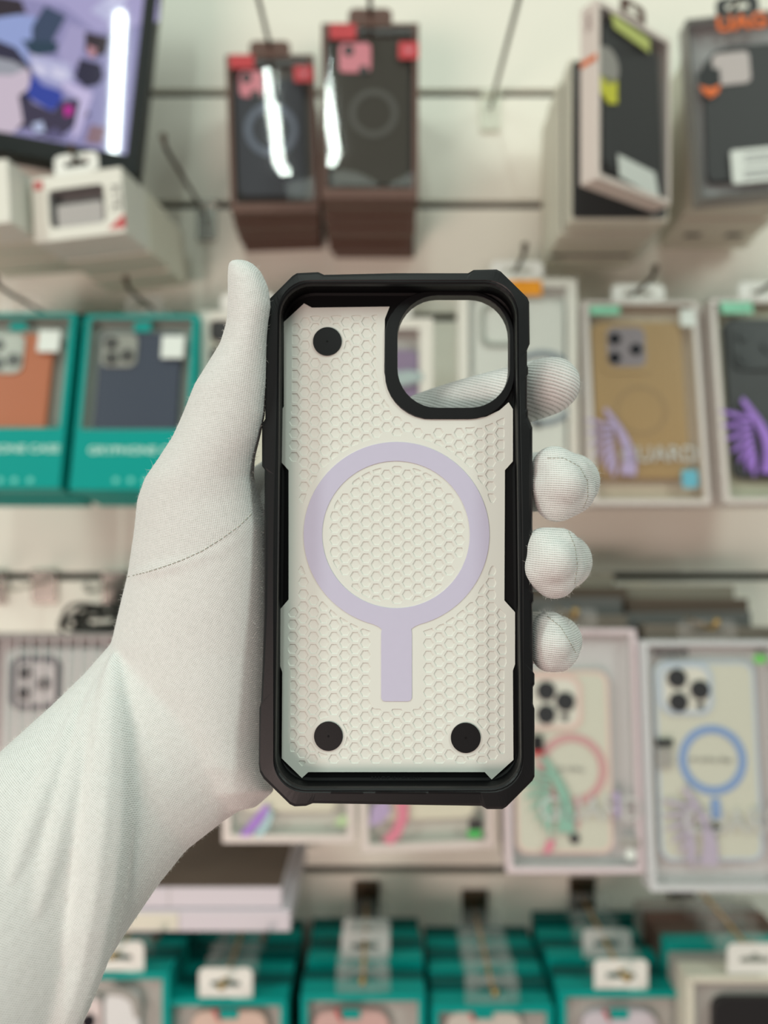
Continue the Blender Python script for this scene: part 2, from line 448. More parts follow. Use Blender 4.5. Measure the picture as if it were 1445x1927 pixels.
MBx = white_stack((-162, 316), 0.103, 0.066, 0.052, -5, -3, 0.78, 2,
    'white window box cut off by the left edge, below the monitor', 'plain white carton at the left edge under the monitor, %s in its stack', False)
q = slot_world(MBx, 0.066, 0.022); hook(q.x, q.z, 0.772, 'hook through the tab of the white box at the left edge')

# --- monitor
def monitor():
    w_, h_, d_ = 0.47, 0.30, 0.032
    yaw, roll = 10.6, 6.0
    R = Matrix.Rotation(math.radians(yaw), 4, 'Z') @ Matrix.Rotation(math.radians(roll), 4, 'Y')
    br = R @ Vector((w_/2, 0, 0))
    M = Matrix.Translation(P(259, 330, 0.845) - br) @ R
    fc = Face(M)
    t = thing('monitor', 'black framed monitor showing a shop camera view, top left', 'monitor', M)
    sc = rrect(-w_/2+0.014, 0.021, w_/2-0.0145, h_-0.014, 0.001)
    carton(t, w_, h_, d_, sc, m_bez, m_bez, 0.003, 'housing')
    b = MB()
    b.prism(sc, 0.0012, 0.0028, glow('screen_base', (150, 146, 190), 0.75))
    lay = [0.0011]
    def blob(pts, rgb, k=0.8):
        lay[0] -= 0.000012
        b.prism(fc.poly(pts, lay[0]), lay[0], 0.0013, glow('screen_%d_%d_%d' % rgb, rgb, k))
    blob([(-30,-20),(300,-20),(300,40),(180,60),(120,10)], (170,164,206))
    blob([(160,120),(230,60),(290,50),(250,300),(200,285),(160,200)], (150,148,190))
    blob([(-20,20),(90,35),(50,90),(60,140),(-20,120)], (150,165,215))
    blob([(-20,-10),(40,0),(50,25),(-20,35)], (52,44,52))
    blob([(85,10),(125,30),(100,75),(110,95),(60,100),(60,50)], (60,74,100))
    blob([(40,75),(110,80),(105,100),(60,105)], (44,66,84))
    blob([(130,45),(165,55),(150,120),(120,135),(110,95)], (166,160,200))
    blob([(55,100),(130,120),(140,150),(100,165),(60,130)], (186,186,220))
    blob([(62,118),(88,128),(82,144),(66,134)], (214,212,236)); blob([(98,126),(130,135),(122,150),(98,142)], (214,212,236))
    blob([(-20,70),(30,90),(60,130),(55,180),(70,215),(60,240),(-20,250)], (50,48,70))
    blob([(-20,105),(25,115),(55,132),(58,165),(35,180),(44,230),(25,250),(-20,246)], (205,190,205))
    blob([(-20,105),(25,115),(50,130),(20,142),(-20,140)], (158,160,170))
    blob([(60,140),(118,175),(115,200),(95,208),(50,180)], (52,70,160))
    blob([(62,138),(110,158),(112,170),(80,160)], (150,152,200))
    blob([(40,185),(100,210),(115,190),(150,185),(170,215),(110,260),(70,255),(42,225)], (62,56,78))
    blob([(120,198),(138,200),(136,215),(122,220)], (190,40,150))
    blob([(150,110),(190,120),(195,145),(185,160),(160,165),(140,145)], (46,44,66))
    blob([(160,60),(205,70),(200,100),(175,110),(160,95)], (54,44,52))
    blob([(165,85),(182,92),(178,108),(166,104)], (190,140,150))
    blob([(120,150),(175,175),(150,250),(135,265),(150,190),(118,165)], (200,190,226))
    blob([(170,235),(200,240),(190,272),(160,268)], (140,112,122))
    blob([(60,232),(80,228),(85,248),(66,250)], (180,190,220))
    blob([(85,250),(105,240),(125,262),(90,262)], (92,88,124))
    blob([(170,20),(200,-5),(222,10),(205,40)], (190,190,224)); blob([(195,5),(215,-15),(240,-8),(228,25)], (200,200,232))
    o = b.build('screen', t)
    o2 = MB(); o2.box((-0.03, d_, h_*0.35), (0.03, d_+0.10, h_*0.55), m_bez); o2.build('wall_bracket', t, bevel=0.002)
m_bez = mat('monitor_bezel', (26, 29, 29), 0.45, spec=0.25)
monitor()

# --- rugged case boxes hanging at the top right
m_ugw = mat('warm_white_card', (226, 214, 206), 0.5)
m_ugg = mat('silver_grey_card', (148, 146, 142), 0.45)
m_yel = mat('lime_yellow_label', (214, 214, 60), 0.5)
m_lime = mat('pale_lime_label', (196, 206, 120), 0.5)
m_org = mat('orange_print', (226, 110, 44), 0.45)
m_paper = mat('white_paper_label', (226, 232, 226), 0.5)
M3 = frame_from((1070, 113), 0.822, 0.109, 0.180, 0, 0, 0)
for k in range(4):
    words = ['first', 'second', 'third', 'fourth', 'fifth']
    Mk = M3 @ Matrix.Translation((random.uniform(-0.002, 0.002), k*0.0385, random.uniform(-0.003, 0.003)))
    t = thing('rugged_case_box', 'grey-beige case carton behind the skewed yellow-labelled box, %s in the row' % words[k], 'box', Mk, 'rugged case boxes at the upper right')
    b = MB(); b.box((-0.0545, 0, 0), (0.0545, 0.0305, 0.180), m_ivory); b.build('carton', t, bevel=0.001)
    part('dark_front', t, m_black2, rrect(-0.052, 0.004, 0.052, 0.177, 0.004), -0.0008, 0.0004)
q = slot_world(M3, 0.180, 0.02)
hook(q.x, q.z, 0.81, 'hook carrying the stack behind the skewed yellow-labelled box')
# skewed front box
M3f = frame_from((1124, -4), 0.735, 0.118, 0.178, 34, 0, 0); fc = Face(M3f)
t = thing('rugged_case_box', 'white-sided case box turned askew with yellow label, at upper right', 'box', M3f, 'rugged case boxes at the upper right')
win = rrect(-0.0545, 0.006, 0.0545, 0.172, 0.003)
carton(t, 0.118, 0.178, 0.022, win, m_ugw, m_ugg, 0.013)
part('case', t, m_black2, fc.poly([(1135, 60), (1150, 30), (1225, 85), (1238, 110), (1250, 385), (1150, 320), (1138, 300)], 0.004), 0.004, 0.012, bevel=0.001)
part('lime_label', t, m_lime, fc.poly([(1150, 25), (1222, 75), (1222, 100), (1155, 52)]), -0.0005, 0.0001)
part('yellow_tag', t, m_yel, fc.poly([(1128, 140), (1162, 152), (1162, 195), (1146, 195), (1130, 172)], 0.002), 0.002, 0.003)
part('silver_badge', t, m_grey, fc.ci(1143, 122, 22, 0.002), 0.002, 0.003)
part('barcode_label', t, m_paper, fc.poly([(1162, 290), (1232, 325), (1240, 375), (1165, 332)], 0.001), 0.0006, 0.001)
window_film(t, win, m_clear, 0.001)
b = MB(); b.prism([(-0.058, 0.1), (0.058, 0.1), (0.058, 0.101), (-0.058, 0.101)], 0.0220, 0.0224, m_ugw); b.build('back_flap', t)
c = M3f @ Vector((-0.0545, 0.011, 0.0))
part('side_stripe', t, m_org, [(-0.0596, 0.118), (-0.0590, 0.118), (-0.0590, 0.124), (-0.0596, 0.124)], 0.001, 0.021)
text_mesh('UAG', 0.009, mat('maroon_print', (110, 60, 58), 0.5), 'side_lettering', t, (-0.0592, 0.011, 0.160), M=Matrix.Rotation(math.radians(-90), 4, 'Z') @ Matrix.Rotation(math.radians(90), 4, 'Y'))
hang_tab(t, 0.178, m_brown, tw=0.04, th=0.02, d=0.001)
# right grey box
M4 = frame_from((1291, 36), 0.80, 0.112, 0.196, -3, 0, -4.5); fc = Face(M4)
t = thing('rugged_case_box', 'silver-grey case box with orange lettering and hexagonal badge, cut by right edge', 'box', M4, 'rugged case boxes at the upper right')
win = rrect(-0.053, 0.005, 0.053, 0.190, 0.003)
carton(t, 0.112, 0.196, 0.024, win, m_ugg, mat('grey_tray', (150, 152, 152), 0.4), 0.013, m_front=mat('dark_edge', (90, 88, 84), 0.4))
part('case', t, m_black2, fc.poly([(1325, 120), (1345, 95), (1370, 86), (1470, 78), (1478, 330), (1340, 342), (1332, 330)], 0.004), 0.0045, 0.0125, bevel=0.001)
part('camera_cutout', t, mat('pale_cutout', (190, 182, 180), 0.5), fc.rr(1342, 98, 1412, 158, 0.006, 0.003), 0.0035, 0.005)
bd = part('hexagonal_badge', t, m_black, fc.poly([(1312, 138), (1330, 126), (1354, 130), (1356, 158), (1336, 166), (1316, 160)], 0.001), 0.0012, 0.002)
part('badge_tip', bd, m_org, fc.poly([(1316, 160), (1336, 166), (1356, 158), (1352, 174), (1338, 184), (1324, 174)], 0.001), 0.0012, 0.0019)
part('barcode_label', t, m_paper, fc.rr(1376, 278, 1478, 342, 0.003, 0.001), 0.0008, 0.0014)
for zz in (288, 300, 318, 328):
    part('printed_line', t, mat('print_grey', (130, 134, 136), 0.5), fc.rr(1400, zz, 1460, zz+4, 0.0001, 0.0005), 0.0005, 0.0007)
a = fc.pt(1395, 44)
text_mesh('UAG', 0.022, m_org, 'front_lettering', t, (a[0], -0.0012, a[1]), width=0.052, bold=0.0008, depth=0.0003)
window_film(t, win, m_clear, 0.002)
hang_tab(t, 0.196, m_black2, tw=0.045, th=0.02, d=0.001)
q = slot_world(M4, 0.196, 0.02); hook(q.x, q.z, 0.74, 'hook through the silver-grey box with orange lettering')
M4r = frame_from((1292, 52), 0.826, 0.112, 0.187, 0, 0, 0)
for k in range(5):
    Mk = M4r @ Matrix.Translation((0.012 + 0.004*k + random.uniform(-0.002, 0.002), k*0.0335, random.uniform(-0.004, 0.004) - 0.002))
    t = thing('rugged_case_box', 'beige case carton behind the orange-lettered grey box, %s in the row' % words[k], 'box', Mk, 'rugged case boxes at the upper right')
    b = MB(); b.box((-0.056, 0, 0), (0.056, 0.0265, 0.187), m_ivory); b.build('carton', t, bevel=0.001)
    if k == 3:
        for xx in (-0.034, 0.018): part('bottom_slot', t, m_black, [(xx, 0.0), (xx+0.02, 0.0), (xx+0.02, -0.0004), (xx, -0.0004)], 0.008, 0.02)

# --- teal boxes of the middle row
m_navy = mat('navy_leather', (44, 52, 72), 0.45, bump=0.25, bscale=900)
m_tan = mat('tan_leather', (176, 98, 58), 0.45, bump=0.25, bscale=900)
m_cammod = mat('silver_camera_plate', (158, 158, 150), 0.3, 0.4)
m_mint = mat('pale_print', (196, 232, 220), 0.5)
def teal_front(TL, leather, label, lab2, cam_px, case_px, stick_px, logo_px, txt_c, txt_w, dots, group='teal phone case boxes', n=2):
    w_, h_, d_ = 0.1300, 0.2085, 0.030
    M = frame_from(TL, 0.855, w_, h_, 0, -12.5, 0); fc = Face(M)
    t = thing('teal_case_box', label, 'box', M, group)
    zb = h_*0.335
    win = rrect(-w_/2+0.007, zb, w_/2-0.007, h_-0.006, 0.002)
    carton(t, w_, h_, d_, win, m_teal, m_teal_d, 0.016)
    part('case', t, leather, fc.rr(*case_px, 0.006, 0.005), 0.005, 0.014, bevel=0.002)
    cm = part('camera_module', t, m_cammod, fc.rr(*cam_px, 0.009, 0.003), 0.003, 0.0055, bevel=0.001)
    x0, y0, x1, y1 = cam_px; W_ = x1-x0; H_ = y1-y0
    for fx, fy in ((0.28, 0.28), (0.28, 0.74), (0.72, 0.66)):
        part('lens', cm, mat('lens_grey', (96, 96, 94), 0.2, 0.5), fc.ci(x0+fx*W_, y0+fy*H_, W_*0.19, 0.002), 0.0015, 0.0032)
    part('white_sticker', t, m_paper, fc.rr(*stick_px, 0.001, 0.0), -0.0006, 0.0001 + 0.0003)
    part('logo_patch', t, m_teal, fc.rr(*logo_px, 0.002, 0.002), 0.002, 0.003)
    window_film(t, win, m_clear, 0.001)
    c = fc.pt(*txt_c)
    text_mesh('GRYPHONE CASE', 0.0118, m_mint, 'printed_lettering', t, (c[0], -0.0003, c[1]), width=txt_w, bold=0.0002)
    for dx in dots:
        part('printed_icon', t, mat('mint_icon', (96, 196, 184), 0.5), fc.ci(dx, 904, 6), -0.0004, 0.0001)
    hang_tab(t, h_, m_tabclear, tw=0.044, th=0.026)
    rear_boxes(t, n, 'teal_case_box', M, w_, h_, d_, m_teal, lab2, group, jit=0.002, drop=0.006, world=True, tab=m_tabclear, tabth=0.026)
    q_ = slot_world(M, h_, 0.026)
    return q_
q = teal_front((161, 591), m_navy, 'teal window box holding a navy leather case, beside the gloved thumb', 'teal carton behind the navy leather case box, %s in its stack',
    (190, 628, 258, 690), (182, 626, 336, 822), (304, 632, 346, 674), (252, 606, 284, 624), (262, 848), 0.112, (218, 246, 274))
hook(q.x, q.z, 0.80, 'hook through the tab of the navy leather case box')
q = teal_front((-69, 588), m_tan, 'teal window box holding a tan leather case, at the left edge', 'teal carton behind the tan leather case box, %s in its stack',
    (-25, 628, 44, 702), (-40, 628, 92, 822), (72, 622, 112, 662), (18, 606, 50, 622), (16, 845), 0.112, (0, 27, 57))
hook(q.x, q.z, 0.80, 'hook through the tab of the tan leather case box')

# --- white and clear boxes of the middle and lower rows
m_pk = mat('pinkish_clear_edge', (212, 204, 198), 0.3)
m_cream = mat('cream_case', (206, 206, 190), 0.5)
def wing(fc, parent, base, s, m, y=-0.0006, flip=1, name='printed_wing'):
    """a printed fan of feathers with a crescent body"""
    b = MB(); x, z = fc.pt(*base)
    body = []
    for k in range(13):
        t_ = k/12; body.append((x + flip*s*(0.05 + 0.75*math.sin(t_*1.9)*0.9), z + s*(0.95 - 1.75*t_)))
    for k in range(13):
        t_ = 1 - k/12; body.append((x + flip*s*(-0.02 + 0.42*math.sin(t_*2.3)), z + s*(0.85 - 1.6*t_)))
    b.prism(body, y, y+0.0004, m)
    for k in range(7):
        a = math.radians(165 + 17*k)
        bx, bz = x + flip*s*0.18, z + s*(0.45 - 0.13*k)
        dx, dz = math.cos(a)*flip, math.sin(a)
        L = s*(0.72 - 0.03*k)
        nx_, nz_ = -dz*0.055*s, dx*0.055*s
        b.prism([(bx+nx_, bz+nz_), (bx+dx*L*0.7+nx_*0.9, bz+dz*L*0.7+nz_*0.9), (bx+dx*L, bz+dz*L), (bx+dx*L*0.7-nx_*0.9, bz+dz*L*0.7-nz_*0.9), (bx-nx_, bz-nz_)], y+0.00001*k, y+0.0004, m)
    return b.build(name, parent)
m_purple = mat('violet_foil', (152, 108, 202), 0.3)
m_violet2 = mat('pale_violet_foil', (176, 160, 196), 0.35)
m_greenfoil = mat('green_foil', (140, 184, 166), 0.35)
m_pinkfoil = mat('pink_foil', (214, 130, 150), 0.35)
m_gl = mat('pale_grey_print', (196, 198, 196), 0.4)
def clear_box(TL, Y, w_, h_, pitch, label, group, m_out, m_in, d_=0.026, yaw=0, roll=0, margin=0.0065, tab=True, film_m=None, name='clear_case_box', tabm=None):
    M = frame_from(TL, Y, w_, h_, yaw, pitch, roll); fc = Face(M)
    t = thing(name, label, 'box', M, group)
    win = rrect(-w_/2+margin, margin, w_/2-margin, h_-margin*0.8, 0.002)
    carton(t, w_, h_, d_, win, m_out, m_in, 0.015)
    window_film(t, win, film_m or m_crystal, 0.0005, y=0.0003)
    if tab: hang_tab(t, h_, tabm or m_tabwhite, tw=0.062, th=0.022)
    return M, fc, t
def lens_trio(fc, parent, pts, r, y, m=m_lens):
    for a, b_ in pts: part('lens', parent, m, fc.ci(a, b_, r, y), y-0.0022, y+0.0008)
GM = 'clear fronted case boxes of the middle row'
# gold ribbed case
M, fc, t = clear_box((1096, 566), 0.87, 0.1335, 0.242, -9, 'clear box holding a ribbed golden-brown case, right of the middle finger', GM, m_pk, mat('tan_tray', (188, 172, 150), 0.5))
m_gold = mat('ribbed_gold_case', (166, 132, 78), 0.4)
cs = part('case', t, m_gold, fc.rr(1118, 606, 1290, 900, 0.012, 0.005), 0.005, 0.014, bevel=0.002)
b = MB()
for k in range(15):
    xx = 1130 + k*10.5
    b.prism(fc.rr(xx, 612, xx+5, 896, 0.0005, 0.0045), 0.0042, 0.0052, m_gold)
b.build('ribs', cs)
cm = part('camera_module', t, mat('mauve_camera_plate', (128, 116, 122), 0.4), fc.rr(1142, 616, 1214, 690, 0.009, 0.003), 0.002, 0.005, [], 0.001)
part('camera_surround', cm, m_gold, fc.rr(1132, 608, 1224, 702, 0.011, 0.003), 0.0030, 0.0052, [fc.rr(1142, 616, 1214, 690, 0.009, 0.003)])
lens_trio(fc, cm, ((1156, 638), (1156, 674), (1196, 658)), 11, 0.002)
part('magnet_ring', t, mat('ring_brown', (150, 118, 70), 0.4), fc.ci(1206, 772, 49, 0.004), 0.0040, 0.0048, [fc.ci(1206, 772, 42, 0.004)])
wing(fc, t, (1140, 836), 0.046, m_violet2)
a = fc.pt(1240, 856); text_mesh('GUARD', 0.026, m_gl, 'front_lettering', t, (a[0], -0.0004, a[1]), width=0.086)
part('green_label', t, mat('mint_label', (140, 214, 180), 0.5), fc.rr(1110, 576, 1166, 592, 0.0005), -0.0005, 0.0001)
part('white_sticker', t, m_paper, fc.rr(1280, 582, 1308, 614, 0.0005), -0.0005, 0.0001)
part('blue_sticker', t, mat('aqua_hologram', (100, 176, 196), 0.35), fc.rr(1283, 884, 1313, 918, 0.003), -0.0005, 0.0001)
q = slot_world(M, 0.242, 0.022); hook(q.x, q.z, 0.82, 'hook through the white tab of the golden-brown case box', m=m_dark_metal)
rear_boxes(t, 2, 'clear_case_box', M, 0.1335, 0.242, 0.026, m_pk, 'pale carton behind the golden-brown case box, %s in its stack', GM, jit=0.002, world=True)
# black case with purple wing
M, fc, t = clear_box((1336, 562), 0.868, 0.1335, 0.242, -9, 'clear box with black case and violet printed wing, cut by right edge', GM, m_pk, mat('olive_tray', (172, 172, 150), 0.5), film_m=m_clear)
part('case', t, m_black2, fc.rr(1372, 600, 1540, 900, 0.012, 0.005), 0.005, 0.014, bevel=0.002)
cm = part('camera_module', t, m_black, fc.rr(1376, 606, 1470, 696, 0.012, 0.003), 0.002, 0.0055, bevel=0.001)
lens_trio(fc, cm, ((1400, 632), (1400, 672), (1446, 652)), 13, 0.002, m_black)
wing(fc, t, (1400, 826), 0.052, m_purple)
part('green_label', t, mat('mint_label', (140, 214, 180), 0.5), fc.rr(1356, 568, 1416, 590, 0.0005), -0.0005, 0.0001)
q = slot_world(M, 0.242, 0.022); hook(q.x, q.z, 0.82, 'hook through the tab of the violet-winged black case box')
rear_boxes(t, 2, 'clear_case_box', M, 0.1335, 0.242, 0.026, m_pk, 'pale carton behind the violet-winged case box, %s in its stack', GM, jit=0.002, world=True)
# big whitish box behind the index finger
M, fc, t = clear_box((862, 524), 0.875, 0.1400, 0.262, -3, 'large whitish box with orange tag, behind the index finger', GM, m_white, mat('cool_white_tray', (214, 216, 210), 0.5), tab=True, margin=0.012)
part('case', t, mat('frosted_white_case', (216, 218, 210), 0.45), fc.rr(892, 566, 1062, 900, 0.013, 0.005), 0.005, 0.013, bevel=0.002)
part('camera_surround', t, mat('grey_green_trim', (150, 156, 146), 0.4), fc.rr(904, 570, 990, 652, 0.012, 0.003), 0.002, 0.005, [fc.rr(911, 577, 983, 645, 0.010, 0.003)])
part('magnet_ring', t, mat('slate_ring', (132, 142, 150), 0.45), fc.ci(1020, 730, 72, 0.004), 0.003, 0.0048, [fc.ci(1020, 730, 60, 0.004)])
part('round_button', t, m_black2, fc.ci(1012, 798, 8, 0.003), 0.003, 0.005)
part('orange_tag', t, mat('orange_tag_card', (240, 156, 12), 0.5), fc.rr(955, 528, 1019, 557, 0.001), -0.0016, -0.0008)
q = slot_world(M, 0.262, 0.022); hook(q.x, q.z, 0.83, 'hook above the orange-tagged whitish box')
# white box seen through the camera opening, left half
M, fc, t = clear_box((634, 598), 0.88, 0.1135, 0.215, 0, 'white box with lavender case, seen through the camera opening', GM, m_white, m_inner_grey, margin=0.016, film_m=m_clear)
part('case', t, mat('lavender_case', (138, 122, 148), 0.4), fc.rr(664, 658, 788, 900, 0.010, 0.004), 0.004, 0.013, bevel=0.002)
part('reflection_patch', t, mat('painted_reflection', (214, 232, 230), 0.25, 0.6), fc.poly([(700, 708), (770, 696), (796, 702), (796, 716), (770, 724), (700, 736)], -0.0005), -0.0008, -0.0002)  # bright reflection on the window, put in as a pale patch
q = slot_world(M, 0.215, 0.022); hook(q.x, q.z, 0.84, 'hook above the white box with lavender case')
# white box with dark lens behind the thumb
M, fc, t = clear_box((374, 586), 0.87, 0.112, 0.215, 0, 'white box showing a dark round lens, behind the gloved thumb', GM, m_white, m_ivory, margin=0.013, film_m=m_clear)
cm = part('case', t, m_cream, fc.rr(392, 596, 520, 900, 0.010, 0.004), 0.004, 0.013, bevel=0.002)
part('lens', t, m_black2, fc.ci(414, 622, 21, 0.002), 0.0015, 0.004, bevel=0.0006)
part('lens', t, m_black2, fc.ci(414, 672, 21, 0.002), 0.0015, 0.004, bevel=0.0006)
q = slot_world(M, 0.215, 0.022); hook(q.x, q.z, 0.84, 'hook above the white box behind the thumb')

GL = 'clear fronted case boxes of the lower row'
def guard_box(TL, Y, w_, h_, pitch, roll, label, edge, ring_rgb, trim_rgb, m_case, cam_px, ring_px, case_px, lens, txt, guard_c, wing_c, wing_m, stem_px, lab2, nrear=3):
    M, fc, t = clear_box(TL, Y, w_, h_, pitch, label, GL, edge, mat('pearl_tray', (196, 194, 194), 0.45), roll=roll, d_=0.026, tab=True, tabm=m_tabclear)
    part('case', t, m_case, fc.rr(*case_px, 0.013, 0.005), 0.005, 0.014, bevel=0.002)
    trim = mat('trim_%d%d%d' % trim_rgb, trim_rgb, 0.4)
    part('case_edge', t, trim, fc.rr(*case_px, 0.013, 0.0045), 0.0044, 0.0058, [fc.rr(case_px[0]+6, case_px[1]+6, case_px[2]-6, case_px[3]-6, 0.011, 0.0045)])
    cm = part('camera_module', t, mat('pearl_plate', (222, 220, 208), 0.35), fc.rr(*cam_px, 0.013, 0.003), 0.0032, 0.0056, bevel=0.0008)
    part('camera_surround', cm, trim, fc.rr(cam_px[0]-8, cam_px[1]-8, cam_px[2]+8, cam_px[3]+8, 0.015, 0.003), 0.0026, 0.0056, [fc.rr(*cam_px, 0.013, 0.003)])
    lens_trio(fc, cm, lens[:3], 18, 0.003)
    part('flash', cm, m_black2, fc.ci(*lens[3], 7, 0.002), 0.002, 0.004)
    part('magnet_ring', t, mat('ring_%d%d%d' % ring_rgb, ring_rgb, 0.45), fc.ci(*ring_px, 0.004), 0.0036, 0.0048, [fc.ci(ring_px[0], ring_px[1], ring_px[2]-15, 0.004)])
    part('magnet_stem', t, mat('ring_%d%d%d' % ring_rgb, ring_rgb, 0.45), fc.rr(*stem_px, 0.003, 0.004), 0.0036, 0.0048)
    a = fc.pt(ring_px[0], ring_px[1]+2)
    text_mesh(txt, 0.0075, mat('print_dark_grey', (120, 120, 118), 0.5), 'printed_lettering', t, (a[0], 0.0036, a[1]))
    a = fc.pt(*guard_c)
    text_mesh('GUARD', 0.034, m_gl, 'front_lettering', t, (a[0], -0.0004, a[1]), width=0.105)
    wing(fc, t, wing_c, 0.046, wing_m)
    hk = fc.pt(stem_px[0]*0.5+stem_px[2]*0.5, stem_px[3]+18, 0.004)
    part('round_button', t, m_black2, circ(hk[0], hk[1], 0.0055), 0.003, 0.005)
    q_ = slot_world(M, h_, 0.022)
    tones = [mat('taupe_carton', (112, 101, 90), 0.5), mat('slate_carton', (92, 92, 90), 0.5), mat('umber_carton', (88, 72, 60), 0.5), mat('stone_carton', (136, 128, 114), 0.5)]
    for k in range(1, 5):
        hk_ = h_ + 0.012*k + random.uniform(-0.003, 0.003)
        M2 = Matrix.Translation((random.uniform(-0.004, 0.004) + 0.004*k, 0.0285*k, 0.0)) @ M @ Matrix.Rotation(math.radians(random.uniform(-1.5, 1.5)), 4, 'Y') 
        r_ = thing('case_carton', lab2 % ['second', 'third', 'fourth', 'fifth'][k-1], 'box', M2, 'drab cartons behind the ring case boxes')
        b_ = MB(); b_.box((-w_/2, 0, 0), (w_/2, 0.0235, hk_), tones[k-1]); b_.build('carton', r_, bevel=0.001)
    return q_, fc, t
q, fc, t = guard_box((946, 1184), 0.795, 0.1425, 0.250, -6, 0, 'clear box with pink ring case, below the gloved little finger', mat('pink_clear_edge', (216, 202, 206), 0.3),
    (204, 156, 156), (224, 196, 186), m_cream, (975, 1278, 1088, 1366), (1076, 1448, 66), (968, 1262, 1150, 1606),
    ((1027, 1300), (1063, 1320), (1027, 1344), (1063, 1350)), 'iP 15 Pro', (1112, 1524), (1020, 1500), m_greenfoil, (1072, 1514, 1090, 1560), 'drab flat carton behind the pink ring case box, %s in its stack')
part('black_patch', t, m_black, fc.rr(1000, 1384, 1022, 1412, 0.0005), -0.0006, 0.0001); part('red_strip', t, m_red, fc.rr(1000, 1413, 1024, 1421, 0.0003), -0.0006, 0.0001)
part('pink_sticker', t, m_pinkfoil, fc.poly([(1030, 1580), (1046, 1582), (1034, 1606), (1022, 1606)]), -0.0006, 0.0001)
part('silver_sticker', t, m_paper, fc.ci(1186, 1608, 10), -0.0006, 0.0001); part('grey_patch', t, m_grey, fc.rr(1166, 1578, 1204, 1594, 0.0005), -0.0006, 0.0001)
part('violet_patch', t, m_violet2, fc.rr(1154, 1490, 1166, 1540, 0.002), -0.0006, 0.0001)
hook(q.x, q.z, 0.77, 'brass-tipped hook above the pink ring case box', m=m_brass)
q, fc, t = guard_box((1207, 1206), 0.782, 0.1425, 0.252, -6, 0, 'clear box with blue ring case, lower right corner of the rack', mat('cool_clear_edge', (204, 206, 208), 0.3),
    (128, 158, 204), (188, 200, 212), m_cream, (1248, 1256, 1334, 1338), (1341, 1430, 64), (1236, 1244, 1428, 1620),
    ((1273, 1276), (1316, 1298), (1276, 1321), (1318, 1328)), 'iP 15 Pro Max', (1384, 1548), (1288, 1560), mat('violet_print', (182, 172, 190), 0.4), (1338, 1502, 1356, 1542), 'drab flat carton behind the blue ring case box, %s in its stack')
a = fc.pt(1262, 1229); text_mesh('MAGSAFE', 0.010, m_black2, 'brand_strip_lettering', t, (a[0], -0.0004, a[1]), width=0.036, bold=0.0004)
part('green_dot', t, mat('green_light_label', (110, 196, 96), 0.5), fc.rr(1418, 1232, 1442, 1248, 0.003), -0.0006, 0.0001)
part('dark_patch', t, m_black2, fc.rr(1234, 1390, 1266, 1404, 0.0005), -0.0006, 0.0001)
part('grey_patch', t, m_grey, fc.rr(1238, 1408, 1264, 1444, 0.0005), -0.0006, 0.0001)
hook(q.x, q.z, 0.765, 'brass-tipped hook above the blue ring case box', m=m_brass)
# the two clear boxes whose lower ends show under the phone case
def end_box(BL, BR, label, roll, foil, extra):
    Y = 0.80; w_ = (BR[0]-BL[0])/F*Y; h_ = 0.245
    M = frame_from((BL[0]-4, BL[1] - h_*F/Y), Y, w_, h_, 0, 0, roll)
    d = P(BL[0], BL[1], Y) - (M @ Vector((-w_/2, 0, 0))); M = Matrix.Translation(d) @ M; fc_ = Face(M)
    t_ = thing('clear_case_box', label, 'box', M, GL)
    win_ = rrect(-w_/2+0.009, 0.009, w_/2-0.009, h_-0.009, 0.002)
    carton(t_, w_, h_, 0.026, win_, m_pk, mat('sage_tray', (186, 188, 178), 0.5), 0.015)
    window_film(t_, win_, m_crystal, 0.0005)
    part('case', t_, mat('butter_case', (212, 210, 188), 0.5), rrect(-w_/2+0.020, 0.032, w_/2-0.020, h_-0.02, 0.012), 0.005, 0.014, bevel=0.002)
    part('foil_streak', t_, foil, fc_.poly(extra), -0.0006, 0.0001)
    hang_tab(t_, h_, m_tabclear, tw=0.06, th=0.022)
    q_ = slot_world(M, h_, 0.022)
    return q_, fc_, t_
q, fc, t = end_box((418, 1587), (668, 1588), 'clear box with violet foil streak, under the wrist and lower case corner', 0, m_purple, [(450, 1572), (472, 1545), (500, 1512), (508, 1520), (492, 1548), (468, 1574)])
part('aqua_streak', t, mat('aqua_foil', (160, 200, 206), 0.3), fc.poly([(478, 1570), (498, 1545), (508, 1522), (514, 1532), (506, 1556), (490, 1576)]), -0.0006, 0.0001)
part('green_streak', t, mat('pale_green_foil', (180, 208, 160), 0.3), fc.poly([(628, 1548), (648, 1530), (656, 1550), (640, 1556)]), -0.0006, 0.0001)
hook(q.x, q.z, 0.78, 'hook of the violet-streaked clear box behind the phone case')
q, fc, t = end_box((680, 1606), (932, 1595), 'clear box with pink foil arc and green sticker, under the phone case', -2.2, m_pinkfoil, [(718, 1580), (738, 1560), (748, 1535), (744, 1500), (768, 1505), (768, 1540), (752, 1576), (735, 1590)])
part('mauve_streak', t, m_violet2, fc.poly([(694, 1555), (700, 1515), (730, 1500), (735, 1530), (716, 1550)]), -0.0006, 0.0001)
part('green_sticker', t, mat('vivid_green_label', (70, 186, 92), 0.4), fc.rr(880, 1562, 906, 1576, 0.001), -0.0006, 0.0001)
part('dark_sticker', t, m_black2, fc.rr(882, 1542, 908, 1561, 0.0005), -0.0006, 0.0001)
hook(q.x, q.z, 0.78, 'hook of the pink-foiled clear box behind the phone case')
